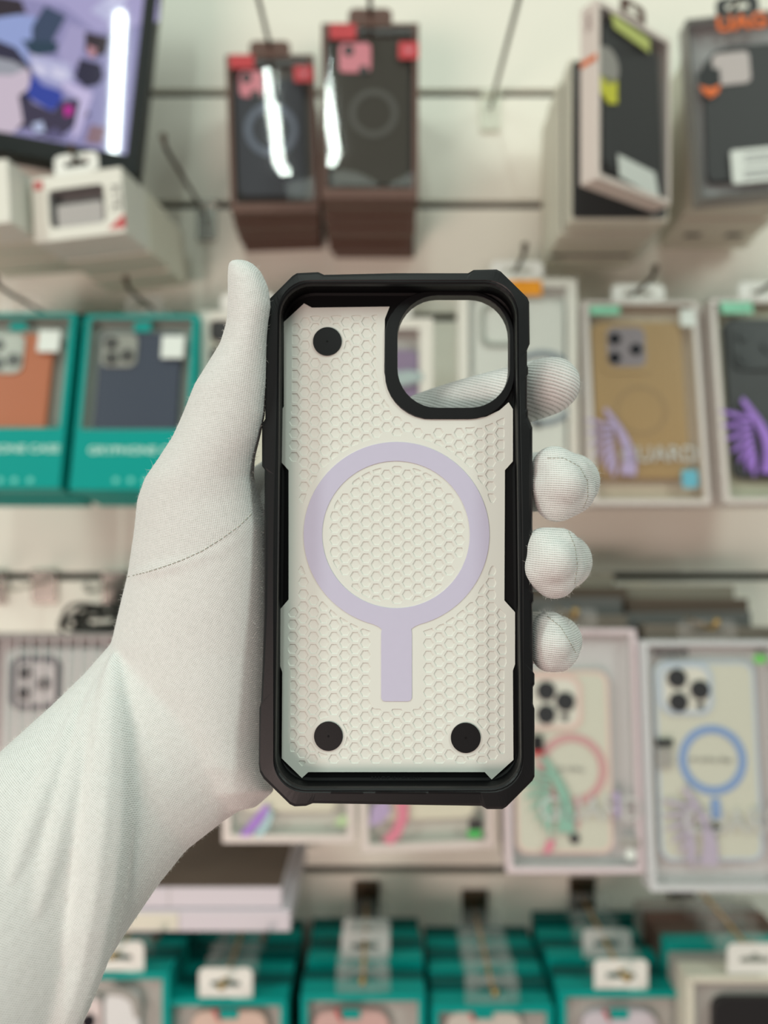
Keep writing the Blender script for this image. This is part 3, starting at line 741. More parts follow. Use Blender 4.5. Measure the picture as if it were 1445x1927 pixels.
# ribbed clear box at the left edge
M, fc, t = clear_box((-34, 1194), 0.80, 0.155, 0.235, -4, 'ribbed translucent box with dark camera frame, left edge above the forearm', GL, mat('smoky_edge', (150, 144, 142), 0.35), mat('smoky_tray', (160, 150, 150), 0.45), margin=0.005, tab=False)
part('case', t, mat('grey_white_case', (186, 190, 188), 0.45), fc.rr(2, 1222, 200, 1520, 0.014, 0.005), 0.005, 0.014, bevel=0.002)
cm = part('camera_module', t, mat('pearl_plate2', (190, 186, 188), 0.35), fc.rr(24, 1240, 108, 1330, 0.011, 0.003), 0.003, 0.0056, bevel=0.0008)
part('camera_surround', cm, mat('slate_trim', (74, 78, 86), 0.35), fc.rr(18, 1234, 114, 1336, 0.013, 0.003), 0.0024, 0.0056, [fc.rr(30, 1246, 102, 1324, 0.009, 0.003)], bevel=0.0004)
lens_trio(fc, cm, ((50, 1266), (48, 1304), (82, 1286)), 12, 0.003)
b = MB()
for k in range(11):
    x0 = 4 + 23*k
    b.prism(fc.poly([(x0+6, 1198), (x0+9, 1198), (x0+1, 1560), (x0-2, 1560)], -0.001), -0.0012, -0.0004, mat('rib_clear', (206, 198, 198), 0.25))
b.build('ribs', t)
q = slot_world(M, 0.235, 0.0)
hook((85-CX)/F, CZ-(1097-CY)/F, 0.90, 'chrome hook over the ribbed translucent box', m=m_chrome, plate=(0.034, 0.044))
hook((218-CX)/F, CZ-(1100-CY)/F, 0.90, 'chrome hook beside the gloved wrist, over the dark cables', m=m_chrome, plate=(0.034, 0.044))
hook((-10-CX)/F, CZ-(1097-CY)/F, 0.90, 'chrome hook cut by the left edge, above the ribbed box', m=m_chrome, plate=(0.034, 0.044))

# --- tangle of dark cables on the hook beside the wrist
b = MB(); m_cab = mat('dark_cable', (40, 36, 32), 0.4)
for k in range(9):
    cx_, cz_ = P(195 + random.uniform(-10, 10), 1168 + random.uniform(-6, 6), 0.93).x, P(0, 1168 + random.uniform(-8, 8), 0.93).z
    pts = []
    rx, rz = random.uniform(0.030, 0.050), random.uniform(0.010, 0.020)
    for i in range(25):
        a = 2*math.pi*i/24
        pts.append((cx_ + rx*math.cos(a), 0.93 + 0.004*k - 0.02 + 0.006*math.sin(2*a + k), cz_ + rz*math.sin(a) + 0.004*math.sin(3*a + k)))
    b.tube(pts, 0.0026, m_cab, 7)
tag(b.build('cable_bundle', smooth=True), 'tangle of dark cables hanging beside the gloved wrist', 'cables')

# --- pale flat boxes and the teal stacks of the bottom row
m_lil = mat('lilac_card', (206, 200, 208), 0.45)
m_brn2 = mat('kraft_brown_lid', (84, 66, 56), 0.6)
def flat_box(x0, x1, y0, y1, Y, label, seam, top_m, depth=0.17):
    a = P(x0, y1, Y); b_ = P(x1, y0, Y); w_ = b_.x - a.x; h_ = b_.z - a.z
    t_ = thing('flat_box', label, 'box', Matrix.Translation(((a.x+b_.x)/2, Y, a.z)), 'pale flat boxes piled over the teal stacks')
    m_ = MB(); m_.box((-w_/2, 0, 0), (w_/2, depth, h_-0.0012), m_lil); m_.build('body', t_, bevel=0.0008)
    m_ = MB(); m_.box((-w_/2+0.001, 0.001, h_-0.0012), (w_/2-0.001, depth, h_), top_m); o_ = m_.build('lid', t_); o_['label'] = 'brown lid'
    sx_ = (P(seam, 0, Y).x) - (a.x+b_.x)/2
    part('end_label', t_, m_ivory if top_m is m_lil else m_lil, [(-w_/2+0.001, 0.002), (sx_, 0.002), (sx_, h_-0.003), (-w_/2+0.001, h_-0.003)], -0.0006, 0.0001)
    part('seam', t_, m_grey, [(sx_, 0.001), (sx_+0.0008, 0.001), (sx_+0.0008, h_-0.002), (sx_, h_-0.002)], -0.0005, 0.0001)
flat_box(238, 530, 1668, 1708, 0.81, 'pale lilac flat box with brown top, upper of the pair by the forearm', 317, m_brn2)
flat_box(210, 546, 1713.5, 1753, 0.806, 'pale lilac flat box with cream end, lower of the pair by the forearm', 335, m_lil)
for xx, lb in ((300, 'hook under the left end of the pale flat boxes'), (500, 'hook under the right end of the pale flat boxes')):
    p = P(xx, 1753, 0.806); hook(p.x*1.0, p.z - 0.0031, 0.785, lb, tip=False)

GT = 'teal phone case boxes'
def low_teal(TL, label, lab2, n=5, whites=(0,), body=None, w_=0.139, Y=0.83, content=None, d_=0.0275, tabm=None, tabx=0.0, roll=0.0, rear_m=None):
    h_ = 0.20; body = body or m_teal
    M = frame_from(TL, Y, w_, h_, 0, 0, roll); fc_ = Face(M)
    t_ = thing('teal_case_box' if body is m_teal else 'cream_case_box', label, 'box', M, GT if body is m_teal else None)
    win_ = rrect(-w_/2+0.008, 0.06, w_/2-0.008, h_-0.007, 0.002)
    carton(t_, w_, h_, d_, win_, body, m_inner_grey, 0.016)
    if content: content(fc_, t_)
    window_film(t_, win_, m_clear, 0.0008)
    hang_tab(t_, h_, tabm or m_tabclear, tw=0.060, th=0.034, x=tabx)
    words_ = ['second', 'third', 'fourth', 'fifth', 'sixth', 'seventh']
    for k in range(1, n+1):
        M2 = M @ Matrix.Translation((random.uniform(-0.002, 0.002) + 0.0, k*(d_+0.001), random.uniform(-0.006, 0.004))) @ Matrix.Rotation(math.radians(random.uniform(-0.6, 0.6)), 4, 'X')
        r_ = thing('case_carton' if rear_m else 'teal_case_box', lab2 % words_[k-1], 'box', M2, 'mixed cartons behind the cream box' if rear_m else GT)
        b_ = MB(); b_.box((-w_/2, 0.0016, 0), (w_/2, d_-0.0030, h_), (rear_m or [m_teal, m_teal_shade])[k % len(rear_m or [1, 1])]); b_.build('carton', r_, bevel=0.001)
        hang_tab(r_, h_, (m_tabwhite if k == 0 else m_tabfrost) if k in whites else m_tabclear, tw=0.058, th=0.034, x=tabx)
    q_ = M @ Vector((tabx, 0.0034, h_ + 0.034*0.48 + 0.004))
    hook(q_.x, q_.z, 0.81, 'hook through the tabs of the ' + lab2.split(' in the ')[1].split(',')[0], m=m_brass, pm=m_dark_metal, plate=(0.034, 0.06))
m_buds = mat('white_gloss_plastic', (226, 226, 226), 0.3)
m_skin = mat('peach_picture', (214, 186, 172), 0.5)
def con0(fc_, t_):
    part('white_case', t_, m_buds, fc_.rr(196, 1868, 262, 1990, 0.012, 0.004), 0.004, 0.012, bevel=0.002)
    part('grey_strap', t_, m_grey, fc_.poly([(200, 1858), (240, 1862), (262, 1880), (266, 1915), (254, 1915), (246, 1884), (230, 1874), (200, 1870)], 0.003), 0.002, 0.0045)
    cm_ = part('phone_back', t_, mat('pale_rose_back', (222, 208, 206), 0.4), fc_.rr(120, 1880, 190, 2010, 0.010, 0.004), 0.004, 0.012, bevel=0.002)
    part('lens', cm_, m_lens, fc_.ci(166, 1922, 14, 0.003), 0.002, 0.005)
def con_pic(px, mcol):
    def f(fc_, t_):
        part('case', t_, mcol, fc_.rr(px-70, 1905, px+72, 2060, 0.016, 0.005), 0.005, 0.013, bevel=0.002)
        part('logo_patch', t_, m_teal, fc_.rr(px-18, 1900, px+18, 1918, 0.002, 0.003), 0.003, 0.0048)
        part('red_mark', t_, m_red, fc_.poly([(px-30, 1902), (px-24, 1900), (px-14, 1922), (px-20, 1922)], 0.003), 0.003, 0.0049)
    return f
low_teal((118, 1832), 'teal box with white case and grey strap, right beside the forearm', 'teal carton in the stack beside the forearm, %s from front', 4, (0,), content=con0, w_=0.118, tabm=m_tabwhite, Y=0.825)
low_teal((306, 1882), 'teal box with peach-coloured case at the bottom, below the pale flat boxes', 'teal carton in the stack below the flat boxes, %s from front', 5, (0,), content=con_pic(430, m_skin), tabm=m_tabwhite)
low_teal((566, 1873), 'teal box with rosy picture, bottom middle, second right of the flat boxes', 'teal carton in the stack with paired white tabs, %s from front', 5, (2, 3), content=con_pic(660, mat('rosy_picture', (206, 170, 164), 0.5)))
low_teal((812, 1894), 'teal box whose front sits lowest, with a translucent clear tab, bottom middle', 'teal carton in the stack with translucent tabs, %s from front', 5, (), content=con_pic(910, mat('stone_picture', (204, 196, 186), 0.5)), w_=0.136)
low_teal((1052, 1866), 'teal box with dark teal window and white slotted tab, bottom right', 'teal carton in the stack with a white front tab, %s from front', 5, (2,), content=con_pic(1165, mat('pale_lilac_picture', (206, 198, 206), 0.5)), tabm=m_tabwhite, w_=0.140)
def con5(fc_, t_):
    part('case', t_, m_black, fc_.rr(1342, 1880, 1500, 2060, 0.014, 0.005), 0.004, 0.013, bevel=0.002)
low_teal((1292, 1838), 'cream box holding a black case with white tab, bottom right corner', 'carton in the mixed stack behind the cream box, %s from front', 5, (), body=m_ivory, content=con5, tabm=m_tabwhite, w_=0.150, Y=0.80, rear_m=[m_brown, m_grey, m_teal, m_brn2])

# ------------------------------------------------------------------ the phone case
A_T, A_Y = math.radians(3.2), math.radians(1.6)
u_ = Vector((math.cos(A_Y), -math.sin(A_Y), 0)); v0 = Vector((0, math.sin(A_T), math.cos(A_T)))
w_ = u_.cross(v0).normalized(); v_ = w_.cross(u_).normalized()
O_ = P(746, 1016, 0.2435)
MC = Matrix(((u_.x, -w_.x, v_.x, O_.x), (u_.y, -w_.y, v_.y, O_.y), (u_.z, -w_.z, v_.z, O_.z), (0, 0, 0, 1)))  # local x right, y away from the camera, z up
fc = Face(MC)
pc = thing('phone_case', 'open phone case with black bumper and white honeycomb inside, held in the gloved hand', 'phone case', MC)
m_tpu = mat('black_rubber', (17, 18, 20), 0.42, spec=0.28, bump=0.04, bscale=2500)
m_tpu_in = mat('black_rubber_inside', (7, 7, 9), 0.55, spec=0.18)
m_panel = mat('white_panel', (221, 222, 215), 0.42, spec=0.4)
m_ringm = mat('lavender_magnet', (196, 192, 214), 0.5, noise=0.015, nscale=400)
OUT = [(502,578),(505,570),(552,523),(560,518),(600,516),(611,521),(745,518),(880,518),(890,512),(933,511),(941,515),(990,563),(994,572),(995,650),(990,662),(990,690),(992,694),(992,706),(990,710),(990,770),(992,774),(992,786),(1000,806),(1000,1112),(1003,1118),(1003,1130),(1000,1136),(1001,1262),(1004,1267),(1004,1286),(1001,1291),(1001,1322),(1004,1332),(1004,1458),(1000,1466),(952,1514),(944,1519),(915,1519),(905,1513),(590,1508),(577,1513),(556,1514),(547,1510),(498,1462),(491,1450),(489,1435),(490,1330),(493,1320),(496,1250),(499,1150),(500,885),(495,878),(495,800),(501,790)]
def rr_px(x0, y0, x1, y1, r, y):
    pts = []
    for cx_, cy_, a in ((x1-r, y0+r, 0), (x0+r, y0+r, 90), (x0+r, y1-r, 180), (x1-r, y1-r, 270)):
        for k in range(10):
            t_ = math.radians(a + 10*k); pts.append(fc.pt(cx_ + r*math.cos(t_), cy_ - r*math.sin(t_), y))
    return pts
out_l = [fc.pt(a, b_, -0.006) for a, b_ in OUT]
# front lip opening, slightly narrower at its top as the case leans away
INN = []
for cx_, cy_, a in ((972-60, 534+60, 0), (526+60, 534+60, 90), (520+58, 1482-58, 180), (979-58, 1482-58, 270)):
    for k in range(10):
        t_ = math.radians(a + 10*k); INN.append((cx_ + 60*math.cos(t_), cy_ - 60*math.sin(t_)))
in_l = [fc.pt(a, b_, -0.010) for a, b_ in INN]
def polar(poly, ang):
    best = None; d = (math.cos(ang), math.sin(ang))
    for i in range(len(poly)):
        a = poly[i]; b_ = poly[(i+1) % len(poly)]
        ex, ez = b_[0]-a[0], b_[1]-a[1]
        den = d[0]*ez - d[1]*ex
        if abs(den) < 1e-12: continue
        t_ = (a[0]*ez - a[1]*ex)/den; s_ = (a[0]*d[1] - a[1]*d[0])/den
        if t_ > 0 and -1e-6 <= s_ <= 1+1e-6 and (best is None or t_ > best): best = t_
    return best
angs = sorted(set([round(2*math.pi*k/360, 5) for k in range(360)] + [round(math.atan2(p[1], p[0]) % (2*math.pi), 5) for p in out_l + in_l]))
RO = [polar(out_l, a) for a in angs]; RI = [polar(in_l, a) for a in angs]
prof = [(0.0026, 'o', -0.0045), (0.0018, 'o', -0.0016), (0.0002, 'o', -0.0006), (-0.0030, 'o', 0.0), (-0.0078, 'o', 0.0), (-0.0092, 'o', -0.0006), (-0.0098, 'o', -0.0015),
        (-0.0101, 'i', 0.0013), (-0.0099, 'i', 0.0009), (-0.0102, 'i', 0.0005), (-0.0098, 'i', 0.0), (-0.0086, 'i', -0.0003), (-0.0078, 'i', 0.0006), (-0.0005, 'i', 0.0004), (0.0, 'i', -0.0004)]
b = MB(); n = len(angs); vs = []
for y, k, dr in prof:
    for i, a in enumerate(angs):
        R_ = (RO if k == 'o' else RI)[i] + dr
        if k == 'i': R_ = min(R_, RO[i] - 0.0018)
        vs.append((R_*math.cos(a), y, R_*math.sin(a)))
fs = [(j*n+i, j*n+(i+1) % n, (j+1)*n+(i+1) % n, (j+1)*n+i) for j in range(len(prof)-1) for i in range(n)]
b.add(vs, fs, m_tpu)
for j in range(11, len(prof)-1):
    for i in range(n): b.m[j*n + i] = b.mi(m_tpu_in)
HOLE = rr_px(748, 561, 957, 770, 74, 0.0012)
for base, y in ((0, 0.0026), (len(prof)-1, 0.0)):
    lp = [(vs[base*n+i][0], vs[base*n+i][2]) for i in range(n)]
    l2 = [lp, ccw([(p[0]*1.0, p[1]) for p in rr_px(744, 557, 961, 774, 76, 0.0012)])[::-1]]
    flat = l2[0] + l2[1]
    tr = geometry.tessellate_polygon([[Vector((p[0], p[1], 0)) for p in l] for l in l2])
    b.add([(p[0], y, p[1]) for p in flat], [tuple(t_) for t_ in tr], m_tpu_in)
bo = b.build('bumper', pc); bo['label'] = 'black rubber bumper'
for p in bo.data.polygons: p.use_smooth = False
# ring round the camera opening
ringo = rr_px(724, 549, 968, 789, 86, -0.001)
part('camera_frame', pc, m_tpu, ringo, -0.0014, 0.0034, [HOLE], bevel=0.0004, label='black camera surround')

# white honeycomb panel
PANEL = [(534,606),(572,571),(587,579),(733,577),(724,600),(723,700),(727,722),(740,750),(760,772),(785,785),(800,789),(885,789),(915,784),(940,772),(957,757),(965,770),(965,868),(950,885),(949,1130),(969,1152),(969,1250),(965,1262),(966,1430),(925,1467),(912,1453),(580,1453),(568,1464),(530,1427),(531,1265),(526,1250),(526,1148),(543,1128),(543,885),(528,868),(528,775),(534,765)]
YP = -0.0008
pan = [fc.pt(a, b_, YP) for a, b_ in PANEL]
mm = 1000.0
rcx, rcz = fc.pt(746, 1006, YP); rout = abs(fc.pt(921, 1006, YP)[0]-fc.pt(571, 1006, YP)[0])/2; rin = abs(fc.pt(884, 1006, YP)[0]-fc.pt(606, 1006, YP)[0])/2
def inside(poly, x, z):
    c = False; j = len(poly)-1
    for i in range(len(poly)):
        if (poly[i][1] > z) != (poly[j][1] > z) and x < (poly[j][0]-poly[i][0])*(z-poly[i][1])/(poly[j][1]-poly[i][1]) + poly[i][0]: c = not c
        j = i
    return c
def edge_d(poly, x, z):
    best = 1e9
    for i in range(len(poly)):
        a = poly[i]; b_ = poly[(i+1) % len(poly)]
        ex, ez = b_[0]-a[0], b_[1]-a[1]; t_ = max(0, min(1, ((x-a[0])*ex+(z-a[1])*ez)/(ex*ex+ez*ez)))
        best = min(best, math.hypot(x-a[0]-ex*t_, z-a[1]-ez*t_))
    return best
plugs_px = [(616, 643, 27), (618, 1385, 27), (876, 1388, 28)]
plugs = [(*fc.pt(a, b_, YP), abs(fc.pt(a+r, b_, YP)[0]-fc.pt(a, b_, YP)[0])) for a, b_, r in plugs_px]
st = [fc.pt(717, 1150, YP), fc.pt(775, 1320, YP)]
MARG = 0.0027
def ok(x, z):
    if not inside(pan, x, z) or edge_d(pan, x, z) < MARG: return False
    r = math.hypot(x-rcx, z-rcz)
    if rin - 0.0016 < r < rout + 0.0020: return False
    if st[0][0]-0.0028 < x < st[1][0]+0.0028 and st[1][1]-0.0024 < z < rcz: 
        if r > rin: return False
    for p in plugs:
        if math.hypot(x-p[0], z-p[1]) < p[2] + 0.0012: return False
    return True
pitch = 0.00392; HS = pitch/math.sqrt(3); HR = HS*0.80
hexes = []
x_l, x_r = min(p[0] for p in pan), max(p[0] for p in pan); z_b, z_t = min(p[1] for p in pan), max(p[1] for p in pan)
ci = 0; x = x_l + 0.0012
while x < x_r:
    z = z_b + (pitch/2 if ci % 2 else 0)
    while z < z_t:
        cor = [(x + HR*math.cos(math.radians(60*k)), z + HR*math.sin(math.radians(60*k))) for k in range(6)]
        okc = [ok(*c_) for c_ in cor]
        if all(okc): hexes.append(cor)
        elif ok(x, z) or sum(okc) >= 3:
            # a cut-off cell: pull every point that lies outside back along the line to an inside anchor
            anc = (x, z) if ok(x, z) else (sum(c_[0] for c_, o_ in zip(cor, okc) if o_)/sum(okc), sum(c_[1] for c_, o_ in zip(cor, okc) if o_)/sum(okc))
            if ok(*anc):
                pts = []
                for k in range(6):
                    for f_ in (0, 0.33, 0.66):
                        c_ = (cor[k][0]*(1-f_)+cor[(k+1) % 6][0]*f_, cor[k][1]*(1-f_)+cor[(k+1) % 6][1]*f_)
                        lo, hi = 0.0, 1.0
                        if not ok(*c_):
                            for _ in range(12):
                                mid = (lo+hi)/2
                                if ok(anc[0]+(c_[0]-anc[0])*mid, anc[1]+(c_[1]-anc[1])*mid): lo = mid
                                else: hi = mid
                            c_ = (anc[0]+(c_[0]-anc[0])*lo, anc[1]+(c_[1]-anc[1])*lo)
                        if not pts or math.hypot(pts[-1][0]-c_[0], pts[-1][1]-c_[1]) > 0.00012: pts.append(c_)
                if len(pts) > 3:
                    if math.hypot(pts[0][0]-pts[-1][0], pts[0][1]-pts[-1][1]) < 0.00012: pts.pop()
                    ar = abs(sum(pts[i][0]*pts[(i+1) % len(pts)][1]-pts[(i+1) % len(pts)][0]*pts[i][1] for i in range(len(pts))))/2
                    if ar > 0.25*2.6*HR*HR and len(pts) >= 4: hexes.append(pts)
        z += pitch
    x += 1.5*HS; ci += 1
verts = [Vector((p[0]*mm, p[1]*mm)) for p in ccw(pan)]; faces = [list(range(len(pan)))]
for h in hexes:
    o = len(verts); hh = ccw(h); verts += [Vector((p[0]*mm, p[1]*mm)) for p in hh]; faces.append(list(range(o, o+len(hh))))
cv, ce, cf, ov, oe, of = geometry.delaunay_2d_cdt(verts, [], faces, 1, 1e-5)
b = MB()
keep = []
for f_, src in zip(cf, of):
    if any(s_ > 0 for s_ in src) or 0 not in src: continue
    a, c_, d_ = [cv[i] for i in f_[:3]]
    if (c_.x-a.x)*(d_.y-a.y)-(c_.y-a.y)*(d_.x-a.x) < 0: f_ = f_[::-1]
    keep.append(tuple(f_))
b.add([(v.x/mm, YP, v.y/mm) for v in cv], keep, m_panel)
DEP = 0.00030
for h in hexes:
    hh = ccw(h); k = len(hh); cx_ = sum(p[0] for p in hh)/k; cz_ = sum(p[1] for p in hh)/k
    b.add([(p[0], YP, p[1]) for p in hh] + [(cx_+(p[0]-cx_)*0.84, YP+DEP, cz_+(p[1]-cz_)*0.84) for p in hh],
          [(i, (i+1) % k, (i+1) % k+k, i+k) for i in range(k)] + [tuple(range(k, 2*k))], m_panel)
pp = ccw(pan); k = len(pp)
b.add([(p[0], YP, p[1]) for p in pp] + [(p[0], 0.0, p[1]) for p in pp], [(i+k, (i+1) % k+k, (i+1) % k, i) for i in range(k)], m_panel)
po = b.build('honeycomb_panel', pc, recalc=False); po['label'] = 'white honeycomb inner panel'
# magnet ring with its stem
ol = []
cx_, cy_ = 746, 1006
a0 = math.acos(44/175.0)
for k in range(81):
    a = -a0 + 0 + (2*math.pi - (math.pi - 2*a0)) * 0
ang0 = math.radians(90) - math.asin(44/175.0)   # below the centre, picture angle measured from +x downwards
steps = 90
for k in range(steps+1):
    a = (math.pi/2 - math.asin(44/175.0)) - (2*math.pi - 2*math.asin(44/175.0))*k/steps
    ol.append((cx_ + 175*math.cos(a), cy_ + 174.5*math.sin(a)))
yb = cy_ + 174.5*math.sin(math.pi/2 - math.asin(44/175.0))
ol += [(cx_-35, yb+4), (717+1, yb+9), (717, yb+18)]
for k in range(6): t_ = math.radians(90*k/5); ol.append((717+8-8*math.cos(t_), 1312+8*math.sin(t_)))
for k in range(6): t_ = math.radians(90*k/5); ol.append((775-8+8*math.sin(t_), 1312+8*math.cos(t_)))
ol += [(775, yb+18), (774, yb+9), (cx_+35, yb+4)]
il = [(745 + 139*math.cos(2*math.pi*k/80), 1006 + 138.5*math.sin(2*math.pi*k/80)) for k in range(80)]
part('magnet_ring', pc, m_ringm, [fc.pt(*p, YP-0.0003) for p in ol], YP-0.00025, YP+0.0004, [[fc.pt(*p, YP-0.0003) for p in il]], bevel=0.00012, label='lavender magnet ring with stem')
for p in plugs:
    b = MB(); b.prism(circ(p[0], p[1], p[2], 48), YP-0.0005, YP+0.0003, m_tpu)
    b.prism(circ(p[0], p[1], 0.00035, 10), YP-0.00062, YP-0.0004, m_tpu_in)
    o = b.build('rivet', pc, bevel=0.00015); o['label'] = 'round black rivet'
c = fc.pt(747, 1468, 0.0)
text_mesh('MADE IN CHINA', 0.0030, mat('raised_black', (30, 30, 33), 0.35), 'moulded_lettering', pc, (c[0], -0.00015, c[1]), width=0.0165, depth=0.00015)
# speaker slots in the lower lip
b = MB()
for x0, x1 in ((622, 684), (706, 802), (806, 905)):
    b.prism(fc.rr(x0, 1490.5, x1, 1494, 0.0003, -0.0101), -0.01016, -0.0095, m_tpu_in)
b.build('lip_slots', pc)

# ------------------------------------------------------------------ the gloved hand
def loft(mb, stations, m, n=40, sq=2.0):
    rings = []
    for (L, R, Y, hd, *ex) in stations:
        l = P(L[0], L[1], Y); r = P(R[0], R[1], Y + (ex[0] if ex else 0))
        c = (l+r)/2; a = (r-l)/2
        vd = (c - CAM).normalized() * hd
        ring = []
        for k in range(n):
            t_ = 2*math.pi*k/n; cs, sn = math.cos(t_), math.sin(t_)
            cs = math.copysign(abs(cs)**(2/sq), cs); sn = math.copysign(abs(sn)**(2/sq), sn)
            ring.append(c + a*cs + vd*sn)
        rings.append(ring)
    vs = [v for q_ in rings for v in q_]; fs = []
    for i in range(len(rings)-1):
        for k in range(n):
            j = (k+1) % n; fs.append((i*n+k, (i+1)*n+k, (i+1)*n+j, i*n+j))
    fs.append(tuple(range(n))); fs.append(tuple((len(rings)-1)*n+k for k in range(n))[::-1])
    mb.add(vs, fs, m)
def chain(mb, pts, m, n=20):
    """rounded limb through (px, py, Y, radius) stations"""
    q_ = [(P(a, b_, Y), r) for a, b_, Y, r in pts]
    out = []
    for i in range(len(q_)-1):
        for k in range(6):
            t_ = k/6
            p0 = q_[max(i-1, 0)][0]; p1 = q_[i][0]; p2 = q_[i+1][0]; p3 = q_[min(i+2, len(q_)-1)][0]
            c = 0.5*((2*p1) + (p2-p0)*t_ + (2*p0-5*p1+4*p2-p3)*t_*t_ + (3*p1-p0-3*p2+p3)*t_**3)
            out.append((c, q_[i][1]*(1-t_)+q_[i+1][1]*t_))
    out.append(q_[-1])
    for c, r in out[::1]: mb.ball(c, r, m, 14)
    vs = []; fs = []
    for i, (c, r) in enumerate(out):
        d = (out[min(i+1, len(out)-1)][0]-out[max(i-1, 0)][0]).normalized()
        a = d.cross(Vector((0.1, 0.3, 0.9))).normalized(); b2 = d.cross(a)
        vs += [c + a*math.cos(2*math.pi*k/n)*r*0.995 + b2*math.sin(2*math.pi*k/n)*r*0.995 for k in range(n)]
    for i in range(len(out)-1):
        for k in range(n):
            j = (k+1) % n; fs.append((i*n+k, i*n+j, (i+1)*n+j, (i+1)*n+k))
    fs.append(tuple(range(n))[::-1]); fs.append(tuple((len(out)-1)*n+k for k in range(n)))
    mb.add(vs, fs, m)

def knit(name, mode):
    m = bpy.data.materials.new(name); m.use_nodes = True
    nt = m.node_tree; bs = nt.nodes['Principled BSDF']
    bs.inputs['Roughness'].default_value = 0.85; bs.inputs['Specular IOR Level'].default_value = 0.15
    bs.inputs['Sheen Weight'].default_value = 0.35; bs.inputs['Sheen Roughness'].default_value = 0.5
    tc = nt.nodes.new('ShaderNodeTexCoord')
    mp = nt.nodes.new('ShaderNodeMapping')
    nt.links.new(tc.outputs['Object'], mp.inputs['Vector'])
    def wave(scale, direction, dist=0.0):
        w = nt.nodes.new('ShaderNodeTexWave'); w.wave_type = 'BANDS'; w.bands_direction = direction
        w.inputs['Scale'].default_value = scale; w.inputs['Distortion'].default_value = dist; w.inputs['Detail'].default_value = 0
        nt.links.new(mp.outputs['Vector'], w.inputs['Vector']); return w
    # one wave cycle is 2*pi/20 units at scale 1
    k = math.pi*2/20
    if mode == 'finger':
        mp.inputs['Rotation'].default_value = (0, math.radians(-4), 0)
        a = wave(k/0.00068, 'Z', 0.9); c = wave(k/0.0007, 'X', 0.9); wa, wc = 0.82, 0.18
    elif mode == 'index':
        mp.inputs['Rotation'].default_value = (0, math.radians(-18), 0)
        a = wave(k/0.00110, 'Z', 0.5); c = wave(k/0.0010, 'X', 0.6); wa, wc = 0.88, 0.12
    else:
        mp.inputs['Rotation'].default_value = (0, math.radians(-32 if mode == 'palm' else -8), 0)
        a = wave(k/0.00052, 'Z', 1.4); c = wave(k/0.00062, 'X', 1.4); wa, wc = 0.62, 0.38
    s1 = nt.nodes.new('ShaderNodeMath'); s1.operation = 'MULTIPLY'; s1.inputs[1].default_value = wa
    s2 = nt.nodes.new('ShaderNodeMath'); s2.operation = 'MULTIPLY_ADD'; s2.inputs[1].default_value = wc
    nt.links.new(a.outputs['Fac'], s1.inputs[0]); nt.links.new(c.outputs['Fac'], s2.inputs[0]); nt.links.new(s1.outputs[0], s2.inputs[2])
    no = nt.nodes.new('ShaderNodeTexNoise'); no.inputs['Scale'].default_value = 700; no.inputs['Detail'].default_value = 4
    nt.links.new(tc.outputs['Object'], no.inputs['Vector'])
    s3 = nt.nodes.new('ShaderNodeMath'); s3.operation = 'MULTIPLY_ADD'; s3.inputs[1].default_value = 0.5
    nt.links.new(no.outputs['Fac'], s3.inputs[0]); nt.links.new(s2.outputs[0], s3.inputs[2])
    bp = nt.nodes.new('ShaderNodeBump'); bp.inputs['Strength'].default_value = {'palm': 0.28, 'thumb': 0.42}.get(mode, 0.5); bp.inputs['Distance'].default_value = 0.00030
    nt.links.new(s3.outputs[0], bp.inputs['Height']); nt.links.new(bp.outputs['Normal'], bs.inputs['Normal'])
    cr = nt.nodes.new('ShaderNodeValToRGB')
    cr.color_ramp.elements[0].position = 0.30; cr.color_ramp.elements[0].color = srgb((186, 187, 183)) + (1,)
    cr.color_ramp.elements[1].position = 0.75; cr.color_ramp.elements[1].color = srgb((228, 228, 226)) + (1,)
    nt.links.new(s3.outputs[0], cr.inputs['Fac'])
    nt.links.new(cr.outputs['Color'], bs.inputs['Base Color'])
    return m
g_thumb, g_palm, g_finger, g_index = knit('knit_thumb', 'thumb'), knit('knit_palm', 'palm'), knit('knit_finger', 'finger'), knit('knit_index', 'index')

hb = MB()
TH = [  # thumb, ball of the thumb and heel of the hand: left and right outline, depth, half thickness
    ((437,488),(462,489),.2385,.0022), ((429,495),(478,497),.2385,.0048), ((428,512),(492,512),.2385,.0066), ((428,540),(505,540),.2387,.0078), ((428,575),(510,575),.239,.0085),
    ((426,605),(505,605),.2395,.0088), ((414,645),(502,645),.240,.0092), ((391,682),(502,682),.2405,.0098),
    ((366,722),(502,722),.241,.0105), ((343,780),(499,780),.242,.0112), ((324,822),(490,822),.243,.0120),
    ((298,862),(480,862),.245,.0135), ((272,900),(478,898),.247,.0150), ((258,940),(488,935),.249,.0165),
    ((252,1000),(502,990),.2505,.0180), ((240,1080),(507,1070),.252,.0192), ((223,1150),(508,1150),.253,.0200),
    ((208,1215),(508,1240),.254,.0205), ((215,1290),(505,1320),.254,.0205), ((245,1370),(500,1400),.254,.020),
    ((290,1440),(505,1450),.254,.019), ((350,1500),(516,1488),.254,.016), ((400,1532),(480,1520),.254,.009)]
loft(hb, TH, g_palm)
FA = [((232,1190),(505,1440),.2550,.017), ((205,1215),(492,1500),.2545,.0200), ((160,1266),(425,1542),.2535,.0215), ((100,1325),(350,1600),.250,.0228), ((50,1370),(300,1662),.246,.0238), ((0,1415),(240,1750),.241,.0245),
      ((-60,1470),(190,1830),.236,.025), ((-130,1540),(140,1927),.230,.0255), ((-220,1630),(60,2080),.222,.026), ((-320,1730),(-40,2220),.214,.0265), ((-470,1880),(-190,2400),.200,.0275), ((-660,2070),(-370,2640),.186,.029), ((-900,2310),(-600,2930),.172,.030)]
loft(hb, FA, g_palm)
